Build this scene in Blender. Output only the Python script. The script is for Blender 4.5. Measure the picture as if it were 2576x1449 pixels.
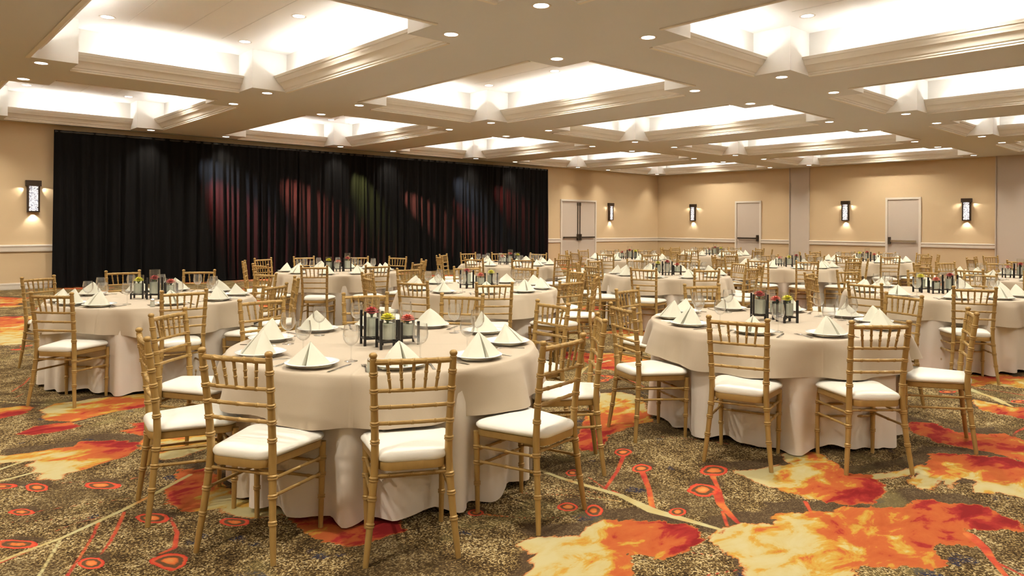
import bpy, math, random
import numpy as np
from mathutils import Vector, Matrix

for o in list(bpy.data.objects):
    bpy.data.objects.remove(o)
scene = bpy.context.scene
C = scene.collection
PI = math.pi

# ------------------------------------------------------------------ camera, world, exposure
CAM_Z, YAW, ROLL, FOCAL = 1.46, 0.8330, 0.0057, 1792.25      # metres, radians, radians, pixels of a 2576 px wide frame
_f = Vector((math.cos(YAW), math.sin(YAW), 0))
_r = Vector((math.sin(YAW), -math.cos(YAW), 0))
_u = Vector((0, 0, 1))
_r2 = _r * math.cos(ROLL) + _u * math.sin(ROLL)
_u2 = -_r * math.sin(ROLL) + _u * math.cos(ROLL)
cd = bpy.data.cameras.new('camera')
cam = bpy.data.objects.new('camera', cd)
C.objects.link(cam)
cam.matrix_world = Matrix(((_r2.x, _u2.x, -_f.x, 0), (_r2.y, _u2.y, -_f.y, 0), (_r2.z, _u2.z, -_f.z, CAM_Z), (0, 0, 0, 1)))
cd.sensor_width = 36
cd.sensor_fit = 'HORIZONTAL'
cd.lens = FOCAL / 2576 * 36
cd.shift_y = -(724.5 - 567.06) / 2576
cd.clip_start, cd.clip_end = 0.05, 200
scene.camera = cam

world = bpy.data.worlds.new('world')
scene.world = world
world.use_nodes = True
world.node_tree.nodes['Background'].inputs[0].default_value = (1, 0.9, 0.75, 1)
world.node_tree.nodes['Background'].inputs[1].default_value = 0.05

scene.view_settings.view_transform = 'Standard'
scene.view_settings.look = 'None'
scene.view_settings.exposure = EXPOSURE = 0.17
scene.view_settings.gamma = 1
scene.view_settings.use_curve_mapping = False
scene.cycles.use_denoising = True
scene.cycles.max_bounces = 5
scene.cycles.diffuse_bounces = 3
scene.cycles.glossy_bounces = 3
scene.cycles.transmission_bounces = 5
scene.cycles.transparent_max_bounces = 24
scene.cycles.caustics_reflective = False
scene.cycles.caustics_refractive = False
scene.cycles.sample_clamp_indirect = 40
scene.cycles.adaptive_threshold = 0.2

COVE_W = 22.0        # watts of each strip hidden behind a coffer's crown moulding (four per coffer)
DOWN_W = 95.0        # watts of each recessed downlight
UP_W = 280.0          # watts of each small downlight up inside a coffer
COVE_COL = (1.0, 0.98, 0.95)
DOWN_COL = (1.0, 0.93, 0.80)

# room: camera stands at x = y = 0; x runs along the drape wall, y towards it
X0, X1, Y0, Y1, ZC = -4.04, 25.65, -7.3, 18.75, 3.66
BX, BY, PX, PY = 3.40, 9.11, 4.962, 6.56             # first coffer's centre and the bay sizes
HXO, HXI, HYO, HYI, ZTOP = 1.80, 1.22, 2.78, 2.22, 4.28
TZ = 0.737                                            # table top height
TR = 0.905                                            # table radius

# ------------------------------------------------------------------ materials
MATS = {}


def nodes_of(name):
    m = bpy.data.materials.new(name)
    m.use_nodes = True
    MATS[name] = m
    nt = m.node_tree
    return m, nt, nt.nodes['Principled BSDF']


def plain(name, col, rough=0.6, metal=0.0, bump=0.0, scale=40.0, var=0.0, spec=0.5, coat=0.0, stretch=None):
    m, nt, b = nodes_of(name)
    b.inputs['Roughness'].default_value = rough
    b.inputs['Metallic'].default_value = metal
    b.inputs['Specular IOR Level'].default_value = spec
    b.inputs['Coat Weight'].default_value = coat
    tc = nt.nodes.new('ShaderNodeTexCoord')
    nz = nt.nodes.new('ShaderNodeTexNoise')
    nz.inputs['Scale'].default_value = scale
    nz.inputs['Detail'].default_value = 4
    src = tc.outputs['Object']
    if stretch:
        mp = nt.nodes.new('ShaderNodeMapping')
        mp.inputs['Scale'].default_value = stretch
        nt.links.new(src, mp.inputs[0])
        src = mp.outputs[0]
    nt.links.new(src, nz.inputs['Vector'])
    mx = nt.nodes.new('ShaderNodeMix')
    mx.data_type = 'RGBA'
    mx.inputs[6].default_value = (*[c * (1 - var) for c in col], 1)
    mx.inputs[7].default_value = (*[min(1, c * (1 + var)) for c in col], 1)
    nt.links.new(nz.outputs[0], mx.inputs[0])
    nt.links.new(mx.outputs[2], b.inputs['Base Color'])
    if bump:
        bp = nt.nodes.new('ShaderNodeBump')
        bp.inputs['Strength'].default_value = bump
        bp.inputs['Distance'].default_value = 0.004
        nt.links.new(nz.outputs[0], bp.inputs['Height'])
        nt.links.new(bp.outputs[0], b.inputs['Normal'])
    return m


def glow(name, col, strength):
    m, nt, b = nodes_of(name)
    b.inputs['Base Color'].default_value = (0.8, 0.8, 0.8, 1)
    b.inputs['Emission Color'].default_value = (*col, 1)
    b.inputs['Emission Strength'].default_value = strength
    return m


def thin_glass(name, tint=(1, 1, 1), body=0.0, bodycol=(0.5, 0.5, 0.5), refl=1.0):
    m = bpy.data.materials.new(name)
    m.use_nodes = True
    MATS[name] = m
    nt = m.node_tree
    nt.nodes.clear()
    out = nt.nodes.new('ShaderNodeOutputMaterial')
    tr = nt.nodes.new('ShaderNodeBsdfTransparent')
    tr.inputs[0].default_value = (*tint, 1)
    gl = nt.nodes.new('ShaderNodeBsdfGlossy')
    gl.inputs['Roughness'].default_value = 0.03
    df = nt.nodes.new('ShaderNodeBsdfDiffuse')
    df.inputs[0].default_value = (*bodycol, 1)
    m1 = nt.nodes.new('ShaderNodeMixShader')
    m1.inputs[0].default_value = body
    nt.links.new(tr.outputs[0], m1.inputs[1])
    nt.links.new(df.outputs[0], m1.inputs[2])
    fr = nt.nodes.new('ShaderNodeLayerWeight')
    fr.inputs['Blend'].default_value = 0.5
    pw = nt.nodes.new('ShaderNodeMath')
    pw.operation = 'POWER'
    pw.inputs[1].default_value = 2.4
    nt.links.new(fr.outputs['Facing'], pw.inputs[0])
    mu = nt.nodes.new('ShaderNodeMath')
    mu.operation = 'MULTIPLY_ADD'
    mu.inputs[1].default_value = 0.55 * refl
    mu.inputs[2].default_value = 0.04
    nt.links.new(pw.outputs[0], mu.inputs[0])
    m2 = nt.nodes.new('ShaderNodeMixShader')
    nt.links.new(mu.outputs[0], m2.inputs[0])
    nt.links.new(m1.outputs[0], m2.inputs[1])
    nt.links.new(gl.outputs[0], m2.inputs[2])
    nt.links.new(m2.outputs[0], out.inputs[0])
    return m


plain('wall_paper', (0.64, 0.48, 0.29), 0.75, bump=0.15, scale=220, var=0.04)
plain('stone_paint', (0.56, 0.475, 0.395), 0.6, scale=3, var=0.02)
plain('trim_paint', (0.70, 0.63, 0.54), 0.45, scale=5, var=0.02)
plain('soffit_paint', (0.66, 0.655, 0.64), 0.8, scale=1.2, var=0.02)
plain('coffer_white', (0.90, 0.88, 0.84), 0.8, scale=2, var=0.01)
plain('moulding_paint', (0.80, 0.75, 0.66), 0.85, scale=4, var=0.02, spec=0.15)
plain('gold_paint', (0.40, 0.252, 0.079), 0.42, metal=0.22, bump=0.05, scale=60, var=0.12, stretch=(1, 1, 0.25))
plain('ivory_vinyl', (0.80, 0.77, 0.68), 0.5, bump=0.06, scale=300, var=0.02)
plain('base_linen', (0.76, 0.69, 0.60), 0.85, bump=0.12, scale=350, var=0.03)
plain('napkin_linen', (0.66, 0.645, 0.525), 0.85, bump=0.1, scale=400, var=0.03)
plain('porcelain', (0.86, 0.86, 0.83), 0.12, scale=3, var=0.01)
plain('steel', (0.62, 0.60, 0.56), 0.2, metal=1.0, scale=30, var=0.05)
plain('black_wood', (0.012, 0.010, 0.010), 0.35, scale=50, var=0.2)
plain('bronze', (0.055, 0.035, 0.022), 0.4, metal=0.5, scale=20, var=0.2)
plain('dark_metal', (0.10, 0.08, 0.06), 0.35, metal=0.8, scale=20, var=0.1)
plain('drape_velvet', (0.0044, 0.0038, 0.0036), 0.9, scale=30, var=0.25, stretch=(1, 1, 0.05), spec=0.15)
plain('yellow_petal', (0.82, 0.76, 0.02), 0.6, scale=50, var=0.12)
plain('red_petal', (0.55, 0.03, 0.045), 0.6, scale=50, var=0.15)
plain('coral_petal', (0.75, 0.13, 0.09), 0.6, scale=50, var=0.15)
plain('leaf_green', (0.07, 0.12, 0.05), 0.6, scale=50, var=0.2)
plain('table_board', (0.35, 0.25, 0.15), 0.6, scale=12, var=0.15)
plain('slot_white', (0.80, 0.78, 0.74), 0.7, scale=10, var=0.02)  # own off-white colour of the seam lines in the coffer tops
plain('pipe_metal', (0.05, 0.05, 0.05), 0.4, metal=0.7, scale=10, var=0.1)
glow('downlight_glow', (1.0, 0.93, 0.80), 9.0)
thin_glass('clear_glass', (0.985, 0.985, 0.98), 0.035, (0.97, 0.97, 0.95), 1.8)
thin_glass('vase_glass', (0.98, 0.985, 0.975), 0.012, (0.75, 0.76, 0.72), 0.6)
thin_glass('vase_water', (0.86, 0.90, 0.86), 0.55, (0.70, 0.73, 0.65), 0.4)


def overlay_material():
    m, nt, b = nodes_of('overlay_linen')
    b.inputs['Roughness'].default_value = 0.75
    b.inputs['Sheen Weight'].default_value = 0.15
    tc = nt.nodes.new('ShaderNodeTexCoord')
    nz = nt.nodes.new('ShaderNodeTexNoise')
    nz.inputs['Scale'].default_value = 300
    nt.links.new(tc.outputs['Object'], nz.inputs['Vector'])
    mx = nt.nodes.new('ShaderNodeMix')
    mx.data_type = 'RGBA'
    mx.inputs[6].default_value = (0.48, 0.395, 0.285, 1)
    mx.inputs[7].default_value = (0.51, 0.42, 0.305, 1)
    nt.links.new(nz.outputs[0], mx.inputs[0])
    nt.links.new(mx.outputs[2], b.inputs['Base Color'])
    # pressed creases, a cross through the middle of the cloth, and a thread relief
    sep = nt.nodes.new('ShaderNodeSeparateXYZ')
    mp = nt.nodes.new('ShaderNodeMapping')
    mp.inputs['Rotation'].default_value = (0, 0, 0.74)
    nt.links.new(tc.outputs['Object'], mp.inputs[0])
    nt.links.new(mp.outputs[0], sep.inputs[0])
    hs = []
    for ax in (0, 1):
        a = nt.nodes.new('ShaderNodeMath')
        a.operation = 'ABSOLUTE'
        nt.links.new(sep.outputs[ax], a.inputs[0])
        r = nt.nodes.new('ShaderNodeMapRange')
        r.inputs['From Min'].default_value = 0
        r.inputs['From Max'].default_value = 0.012
        r.inputs['To Min'].default_value = 1
        r.inputs['To Max'].default_value = 0
        nt.links.new(a.outputs[0], r.inputs[0])
        hs.append(r)
    ad = nt.nodes.new('ShaderNodeMath')
    ad.operation = 'MAXIMUM'
    nt.links.new(hs[0].outputs[0], ad.inputs[0])
    nt.links.new(hs[1].outputs[0], ad.inputs[1])
    bp = nt.nodes.new('ShaderNodeBump')
    bp.inputs['Strength'].default_value = 0.5
    bp.inputs['Distance'].default_value = 0.004
    nt.links.new(ad.outputs[0], bp.inputs['Height'])
    bp2 = nt.nodes.new('ShaderNodeBump')
    bp2.inputs['Strength'].default_value = 0.1
    bp2.inputs['Distance'].default_value = 0.002
    nt.links.new(nz.outputs[0], bp2.inputs['Height'])
    nt.links.new(bp.outputs[0], bp2.inputs['Normal'])
    nt.links.new(bp2.outputs[0], b.inputs['Normal'])


overlay_material()


def sconce_glass():
    m, nt, b = nodes_of('etched_glass')
    tc = nt.nodes.new('ShaderNodeTexCoord')
    vo = nt.nodes.new('ShaderNodeTexVoronoi')
    vo.feature = 'DISTANCE_TO_EDGE'
    vo.inputs['Scale'].default_value = 34
    nt.links.new(tc.outputs['Object'], vo.inputs['Vector'])
    rp = nt.nodes.new('ShaderNodeValToRGB')
    rp.color_ramp.elements[0].position = 0.05
    rp.color_ramp.elements[0].color = (0.16, 0.17, 0.22, 1)
    rp.color_ramp.elements[1].position = 0.20
    rp.color_ramp.elements[1].color = (1.0, 0.97, 0.95, 1)
    nt.links.new(vo.outputs['Distance'], rp.inputs[0])
    nt.links.new(rp.outputs[0], b.inputs['Emission Color'])
    nt.links.new(rp.outputs[0], b.inputs['Base Color'])
    b.inputs['Emission Strength'].default_value = 0.9


sconce_glass()


def carpet_material():
    m, nt, b = nodes_of('carpet')
    N, L = nt.nodes, nt.links
    b.inputs['Roughness'].default_value = 0.95
    b.inputs['Specular IOR Level'].default_value = 0.1
    tc = N.new('ShaderNodeTexCoord')

    def noise(scale, detail=3, dist=0.0, stretch=None, rough=0.5):
        n = N.new('ShaderNodeTexNoise')
        n.inputs['Scale'].default_value = scale
        n.inputs['Detail'].default_value = detail
        n.inputs['Distortion'].default_value = dist
        n.inputs['Roughness'].default_value = rough
        src = tc.outputs['Object']
        if stretch:
            mp = N.new('ShaderNodeMapping')
            mp.inputs['Scale'].default_value = stretch
            mp.inputs['Rotation'].default_value = (0, 0, 0.5)
            L.new(src, mp.inputs[0])
            src = mp.outputs[0]
        L.new(src, n.inputs['Vector'])
        return n.outputs[0]

    def attr(name):
        a = N.new('ShaderNodeAttribute')
        a.attribute_name = name
        return a.outputs['Fac']

    def math_(op, a, bb=None, c=None):
        n = N.new('ShaderNodeMath')
        n.operation = op
        for i, v in enumerate((a, bb, c)):
            if v is None:
                continue
            if isinstance(v, (int, float)):
                n.inputs[i].default_value = v
            else:
                L.new(v, n.inputs[i])
        return n.outputs[0]

    def step(v, lo, hi):
        n = N.new('ShaderNodeMapRange')
        n.inputs['From Min'].default_value = lo
        n.inputs['From Max'].default_value = hi
        L.new(v, n.inputs[0])
        return n.outputs[0]

    def ramp(v, stops):
        n = N.new('ShaderNodeValToRGB')
        e = n.color_ramp.elements
        e[0].position, e[1].position = stops[0][0], stops[-1][0]
        e[0].color, e[1].color = (*stops[0][1], 1), (*stops[-1][1], 1)
        for p, c in stops[1:-1]:
            e.new(p).color = (*c, 1)
        L.new(v, n.inputs[0])
        return n.outputs[0]

    def mix(f, a, bb):
        n = N.new('ShaderNodeMix')
        n.data_type = 'RGBA'
        if isinstance(f, (int, float)):
            n.inputs[0].default_value = f
        else:
            L.new(f, n.inputs[0])
        for i, v in ((6, a), (7, bb)):
            if isinstance(v, tuple):
                n.inputs[i].default_value = (*v, 1)
            else:
                L.new(v, n.inputs[i])
        return n.outputs[2]

    # tufted ground: tan and brown flecks, plain dark patches, a few navy flecks
    vo = N.new('ShaderNodeTexVoronoi')
    vo.inputs['Scale'].default_value = 150
    L.new(tc.outputs['Object'], vo.inputs['Vector'])
    sepc = N.new('ShaderNodeSeparateColor')
    L.new(vo.outputs['Color'], sepc.inputs[0])
    fleck = math_('ADD', sepc.outputs[0], math_('MULTIPLY', math_('SUBTRACT', noise(5.5, 4), 0.5), 1.1))
    ground = ramp(fleck, [(0.0, (0.026, 0.015, 0.007)), (0.42, (0.086, 0.052, 0.019)), (0.62, (0.158, 0.101, 0.036)), (0.80, (0.32, 0.225, 0.090)), (1.0, (0.52, 0.41, 0.22))])
    dark = step(noise(1.6, 4, 0.6, (1, 0.55, 1)), 0.56, 0.60)
    ground = mix(math_('MULTIPLY', dark, 0.45), ground, (0.085, 0.056, 0.026))
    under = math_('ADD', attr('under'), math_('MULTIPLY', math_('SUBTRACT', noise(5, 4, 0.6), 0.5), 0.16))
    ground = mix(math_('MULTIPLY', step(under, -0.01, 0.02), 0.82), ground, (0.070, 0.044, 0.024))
    navy = math_('MULTIPLY', step(noise(4.3, 2, 0.2), 0.66, 0.70), step(sepc.outputs[1], 0.4, 0.5))
    ground = mix(navy, ground, (0.022, 0.026, 0.055))
    olive = step(noise(2.1, 3, 0.3), 0.6, 0.68)
    ground = mix(math_('MULTIPLY', olive, 0.35), ground, (0.24, 0.20, 0.075))

    # blossoms
    heat = math_('ADD', attr('warmth'), math_('MULTIPLY', math_('SUBTRACT', noise(4.4, 5, 0.45, (1, 1.6, 1), 0.6), 0.5), 1.8))
    petal = ramp(heat, [(0.0, (0.21, 0.014, 0.014)), (0.20, (0.31, 0.028, 0.022)), (0.30, (0.40, 0.088, 0.026)), (0.54, (0.43, 0.112, 0.031)), (0.60, (0.45, 0.215, 0.032)), (0.70, (0.46, 0.295, 0.058)), (0.77, (0.46, 0.37, 0.155)), (1.0, (0.47, 0.405, 0.205))])
    edge = math_('ADD', attr('petal'), math_('MULTIPLY', math_('SUBTRACT', noise(7, 5, 0.8, (1, 2.2, 1), 0.65), 0.5), 0.13))
    rim = mix(step(edge, 0.0, 0.014), (0.44, 0.13, 0.03), petal)
    col = mix(step(edge, -0.003, 0.003), ground, rim)
    # stems, twigs and buds
    wob = math_('MULTIPLY', math_('SUBTRACT', noise(30, 2), 0.5), 0.006)
    red = math_('ADD', attr('redstem'), wob)
    redcol = ramp(noise(8, 3), [(0.3, (0.31, 0.03, 0.025)), (0.5, (0.48, 0.075, 0.035)), (0.68, (0.54, 0.18, 0.045))])
    col = mix(step(red, -0.003, 0.003), col, redcol)
    khaki = math_('ADD', attr('twig'), wob)
    khcol = ramp(noise(6, 3), [(0.3, (0.50, 0.24, 0.07)), (0.42, (0.46, 0.36, 0.15)), (0.7, (0.48, 0.45, 0.25))])
    col = mix(step(khaki, -0.003, 0.003), col, khcol)
    bud = math_('ADD', attr('bud'), math_('MULTIPLY', math_('SUBTRACT', noise(11, 3, 0.5), 0.5), 0.75))
    budcol = ramp(bud, [(0.0, (0.50, 0.035, 0.025)), (0.24, (0.60, 0.10, 0.04)), (0.34, (0.11, 0.06, 0.03)), (0.52, (0.13, 0.07, 0.03)), (0.62, (0.64, 0.15, 0.035)), (0.9, (0.62, 0.26, 0.08))])
    col = mix(step(bud, 0.0, 0.03), col, budcol)
    L.new(col, b.inputs['Base Color'])
    bp = N.new('ShaderNodeBump')
    bp.inputs['Strength'].default_value = 0.35
    bp.inputs['Distance'].default_value = 0.004
    L.new(sepc.outputs[2], bp.inputs['Height'])
    L.new(bp.outputs[0], b.inputs['Normal'])


carpet_material()

# ------------------------------------------------------------------ mesh helpers


class MB:
    """Collects vertices and faces of one mesh."""

    def __init__(self):
        self.v, self.f = [], []

    def add(self, vs, fs):
        n = len(self.v)
        self.v += [tuple(p) for p in vs]
        self.f += [tuple(i + n for i in q) for q in fs]
        return self

    def box(self, x0, x1, y0, y1, z0, z1):
        return self.add([(x, y, z) for z in (z0, z1) for y in (y0, y1) for x in (x0, x1)],
                        [(0, 2, 3, 1), (4, 5, 7, 6), (0, 1, 5, 4), (2, 6, 7, 3), (0, 4, 6, 2), (1, 3, 7, 5)])

    def lathe(self, prof, n=16, c=(0, 0, 0)):
        vs, fs = [], []
        for r, z in prof:
            for k in range(n):
                a = 2 * PI * k / n
                vs.append((c[0] + r * math.cos(a), c[1] + r * math.sin(a), c[2] + z))
        for i in range(len(prof) - 1):
            for k in range(n):
                k2 = (k + 1) % n
                fs.append((i * n + k, i * n + k2, (i + 1) * n + k2, (i + 1) * n + k))
        if prof[0][0] > 1e-5:
            fs.append(tuple(range(n - 1, -1, -1)))
        if prof[-1][0] > 1e-5:
            fs.append(tuple(range((len(prof) - 1) * n, len(prof) * n)))
        return self.add(vs, fs)

    def tube(self, path, rad, n=8, rings=(), bump=0.0042, gap=0.0068):
        """A round bar along a polyline; rad is one radius or one per point; rings are fractions where a double bead sits."""
        P = [Vector(p) for p in path]
        if isinstance(rad, (int, float)):
            rad = [rad] * len(P)
        L = [0]
        for a, b2 in zip(P, P[1:]):
            L.append(L[-1] + (b2 - a).length)
        T = L[-1]

        def at(s):
            s = min(max(s, 0), T)
            for i in range(len(P) - 1):
                if s <= L[i + 1] + 1e-9:
                    t = (s - L[i]) / max(L[i + 1] - L[i], 1e-9)
                    return P[i].lerp(P[i + 1], t), rad[i] * (1 - t) + rad[i + 1] * t
            return P[-1], rad[-1]
        st = [(s, 0) for s in L]
        for q in rings:
            s = q * T
            for d, b2 in ((-1.7, 0), (-1.1, 1), (-0.45, 1), (0, 0.1), (0.45, 1), (1.1, 1), (1.7, 0)):
                st.append((s + d * gap, b2))
        st = sorted(x for x in st if -1e-9 <= x[0] <= T + 1e-9)
        vs, fs = [], []
        for s, b2 in st:
            p, r = at(s)
            d = (at(s + 0.004)[0] - at(s - 0.004)[0]).normalized()
            ref = Vector((1, 0, 0)) if abs(d.x) < 0.8 else Vector((0, 0, 1))
            e1 = d.cross(ref).normalized()
            e2 = d.cross(e1)
            r += bump * b2
            for k in range(n):
                a = 2 * PI * k / n
                q = p + e1 * (r * math.cos(a)) + e2 * (r * math.sin(a))
                vs.append(tuple(q))
        m = len(st)
        for i in range(m - 1):
            for k in range(n):
                k2 = (k + 1) % n
                fs.append((i * n + k, i * n + k2, (i + 1) * n + k2, (i + 1) * n + k))
        fs.append(tuple(range(n - 1, -1, -1)))
        fs.append(tuple(range((m - 1) * n, m * n)))
        return self.add(vs, fs)

    def loft(self, loops, cap0=True, cap1=True):
        n = len(loops[0])
        vs = [p for lp in loops for p in lp]
        fs = []
        for i in range(len(loops) - 1):
            for k in range(n):
                k2 = (k + 1) % n
                fs.append((i * n + k, i * n + k2, (i + 1) * n + k2, (i + 1) * n + k))
        if cap0:
            fs.append(tuple(range(n - 1, -1, -1)))
        if cap1:
            fs.append(tuple(range((len(loops) - 1) * n, len(loops) * n)))
        return self.add(vs, fs)

    def data(self, name, mat, smooth=True, angle=0.7):
        me = bpy.data.meshes.new(name)
        me.from_pydata(self.v, [], self.f)
        if mat:
            me.materials.append(MATS[mat])
        if smooth:
            me.polygons.foreach_set('use_smooth', [True] * len(me.polygons))
            me.set_sharp_from_angle(angle=angle)
        me.update()
        return me


def obj(name, me, parent=None, loc=None, rotz=0.0):
    o = bpy.data.objects.new(name, me)
    C.objects.link(o)
    if parent is not None:
        o.parent = parent
    if loc is not None:
        o.location = loc
    if rotz:
        o.rotation_euler = (0, 0, rotz)
    return o


def empty(name, loc=(0, 0, 0), rotz=0.0):
    o = obj(name, None, None, loc, rotz)
    o.empty_display_size = 0.1
    return o


def tag(o, label=None, cat=None, group=None, kind=None):
    if label:
        o['label'] = label
    if cat:
        o['category'] = cat
    if group:
        o['group'] = group
    if kind:
        o['kind'] = kind
    return o


def copy_tree(root, loc, rotz, label=None, group=None, cat=None):
    r = root.copy()
    C.objects.link(r)
    r.location = loc
    r.rotation_euler = (0, 0, rotz)
    tag(r, label, cat, group)
    for ch in root.children:
        c = ch.copy()
        C.objects.link(c)
        c.parent = r
        for g in ch.children:
            d = g.copy()
            C.objects.link(d)
            d.parent = c
    return r


def struct(name, me, parent=None, loc=None):
    o = obj(name, me, parent, loc)
    if parent is None:
        o['kind'] = 'structure'
    return o


def in_view(x, y, z, margin=0.02):
    """True when a point of the room falls inside the camera's frame."""
    d = Vector((x, y, z - CAM_Z))
    dep = d.dot(_f)
    if dep < 0.3:
        return False
    px = 0.5 + FOCAL * d.dot(_r2) / dep / 2576
    py = (567.06 - FOCAL * d.dot(_u2) / dep) / 1449
    return -margin < px < 1 + margin and -margin < py < 1 + margin


ORD = ['first', 'second', 'third', 'fourth', 'fifth', 'sixth']

# ------------------------------------------------------------------ floor with the woven carpet pattern (all in metres on the floor)
PETALS = [([(2.22,2.4),(2.32,2.42),(2.4,2.34),(2.5,2.26),(2.6,2.32),(2.71,2.31),(2.81,2.23),(2.9,2.13),(2.99,2.0),(2.97,1.91),(2.9,1.85),(2.76,1.83),(2.67,1.85),(2.6,1.85),(2.56,1.94),(2.52,1.98),(2.43,1.89),(2.39,1.85),(2.27,1.73),(2.07,1.79),(1.84,2.03),(2.03,2.17),(2.1,2.19),(2.22,2.28),(2.19,2.31)],[(2.38,2.25),(2.81,1.84)],0.15,1.0),([(2.94,1.85),(3.09,1.86),(3.2,1.84),(3.31,1.73),(3.44,1.78),(3.49,1.74),(3.62,1.67),(3.68,1.58),(3.78,1.59),(4.01,1.37),(4.19,1.36),(4.26,1.31),(4.24,1.22),(4.31,1.18),(4.38,1.12),(4.32,1.03),(4.25,0.9),(4.15,0.88),(4.01,1.01),(3.96,1.07),(3.79,0.95),(3.68,1.1),(3.6,1.1),(3.47,1.01),(3.38,1.04),(3.32,1.13),(3.22,1.2),(3.19,1.25),(3.13,1.26),(3.08,1.24),(2.89,1.18),(2.58,1.42),(2.75,1.58),(2.82,1.61),(2.85,1.69),(2.89,1.79)],[(3.14,1.68),(4.18,1.01)],0.12,0.92),([(3.84,2.27),(3.99,2.18),(4.1,2.14),(4.23,2.1),(4.37,2.24),(4.58,2.17),(4.55,2.02),(4.33,1.78),(4.41,1.67),(4.26,1.55),(4.16,1.51),(3.98,1.5),(3.84,1.56),(3.76,1.74),(3.77,1.87),(3.77,2.04)],[(3.97,2.05),(4.09,1.54)],0.1,0.95),([(5.79,1.95),(5.87,1.92),(5.92,1.8),(5.79,1.62),(5.89,1.48),(6.0,1.38),(5.89,1.19),(5.3,1.07),(5.41,1.21),(5.43,1.33),(5.39,1.64),(5.47,1.7),(5.56,1.86)],[(5.94,1.2),(5.72,1.91)],0.15,0.5),([(5.09,1.58),(5.19,1.51),(5.4,1.24),(5.34,1.08),(4.61,0.93),(4.66,1.04),(4.55,1.19),(4.65,1.23),(4.74,1.23),(4.76,1.32),(4.5,1.28),(4.45,1.28),(4.6,1.37),(4.41,1.36),(4.35,1.41),(4.45,1.5),(4.63,1.51),(4.42,1.58),(4.17,1.7),(4.14,1.75),(4.41,1.67),(4.7,1.57),(4.86,1.53)],[(4.74,1.15),(5.28,1.34)],0.1,0.9),([(7.64,2.04),(8.03,2.09),(8.56,1.74),(7.84,1.59),(7.79,1.85),(7.83,1.99)],[(8.03,1.75),(8.21,1.99)],0.25,0.8),([(7.01,1.85),(6.94,1.57),(7.04,1.43),(6.55,1.33),(6.59,1.49),(6.61,1.68),(6.85,1.8)],[(6.84,1.71),(6.69,1.36)],0.2,0.7),([(0.58,5.48),(0.78,5.39),(0.92,5.4),(1.02,5.37),(1.07,5.46),(1.21,5.38),(1.36,5.19),(1.33,5.08),(1.21,4.9),(1.1,4.88),(0.98,4.82),(0.89,4.81),(0.82,4.73),(0.74,4.79),(0.77,4.9),(0.72,4.97),(0.77,5.02),(0.72,5.14),(0.79,5.2),(0.56,5.29)],[(0.84,5.04),(1.23,5.22)],0.1,1.0),([(1.0,6.57),(1.15,6.72),(1.45,6.72),(1.78,6.64),(1.83,6.41),(1.65,6.15),(1.44,6.14),(1.31,6.09),(1.13,6.03),(1.02,6.17),(0.98,6.29),(1.03,6.41)],[(1.13,6.59),(1.45,6.07)],0.35,0.9),([(0.77,5.92),(0.91,6.09),(1.12,6.04),(1.17,5.87),(1.03,5.81),(0.87,5.83)],[(1.12,5.99),(0.82,5.92)],0.05,0.3),([(0.72,6.86),(0.96,6.8),(1.01,6.71),(0.9,6.52),(0.68,6.45)],[(0.79,6.8),(0.91,6.54)],0.2,0.6),([(1.34,5.55),(1.45,5.56),(1.43,5.72),(1.53,5.69),(1.56,5.28),(1.78,5.09),(1.79,4.84),(1.68,4.78),(1.47,4.67),(1.37,4.68),(1.34,4.81),(1.33,5.05),(1.42,5.3)],[(1.49,4.77),(1.45,5.51)],0.2,0.95),([(1.38,4.47),(1.53,4.35),(1.5,3.97),(1.48,3.78),(1.65,3.58),(1.67,3.34),(1.56,3.41),(1.44,3.48),(1.36,3.58),(1.34,3.69),(1.24,3.74),(1.2,3.83),(1.17,3.9),(1.2,4.13),(1.3,4.24)],[(1.42,3.64),(1.18,3.96)],0.35,0.95),([(1.57,3.41),(1.74,3.39),(1.91,3.28),(2.05,3.12),(1.93,2.89),(1.91,2.84),(1.84,2.85),(1.79,2.86),(1.74,2.85),(1.62,2.89),(1.59,2.96),(1.55,3.1),(1.55,3.23)],[(1.59,3.06),(1.88,3.04)],0.05,0.42),([(1.46,13.5),(1.88,13.35),(1.45,10.28),(1.12,10.37)],[(1.35,10.96),(1.68,13.2)],0.3,0.95),([(1.88,17.37),(2.29,16.54),(2.16,15.55),(1.7,15.68)],[(1.96,15.89),(2.0,17.27)],0.2,0.7),([(3.64,3.33),(3.98,3.57),(4.48,3.93),(4.72,4.09),(4.94,4.0),(4.92,3.73),(4.37,3.23),(4.19,3.25),(3.85,3.22),(3.57,3.05),(3.42,3.11)],[(4.66,3.78),(3.57,3.16)],0.1,0.9),([(2.02,8.45),(2.1,8.1),(1.89,7.16),(1.67,6.83),(1.54,6.95),(1.73,7.77)],[(1.89,7.88),(1.66,6.94)],0.3,0.9)]
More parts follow.
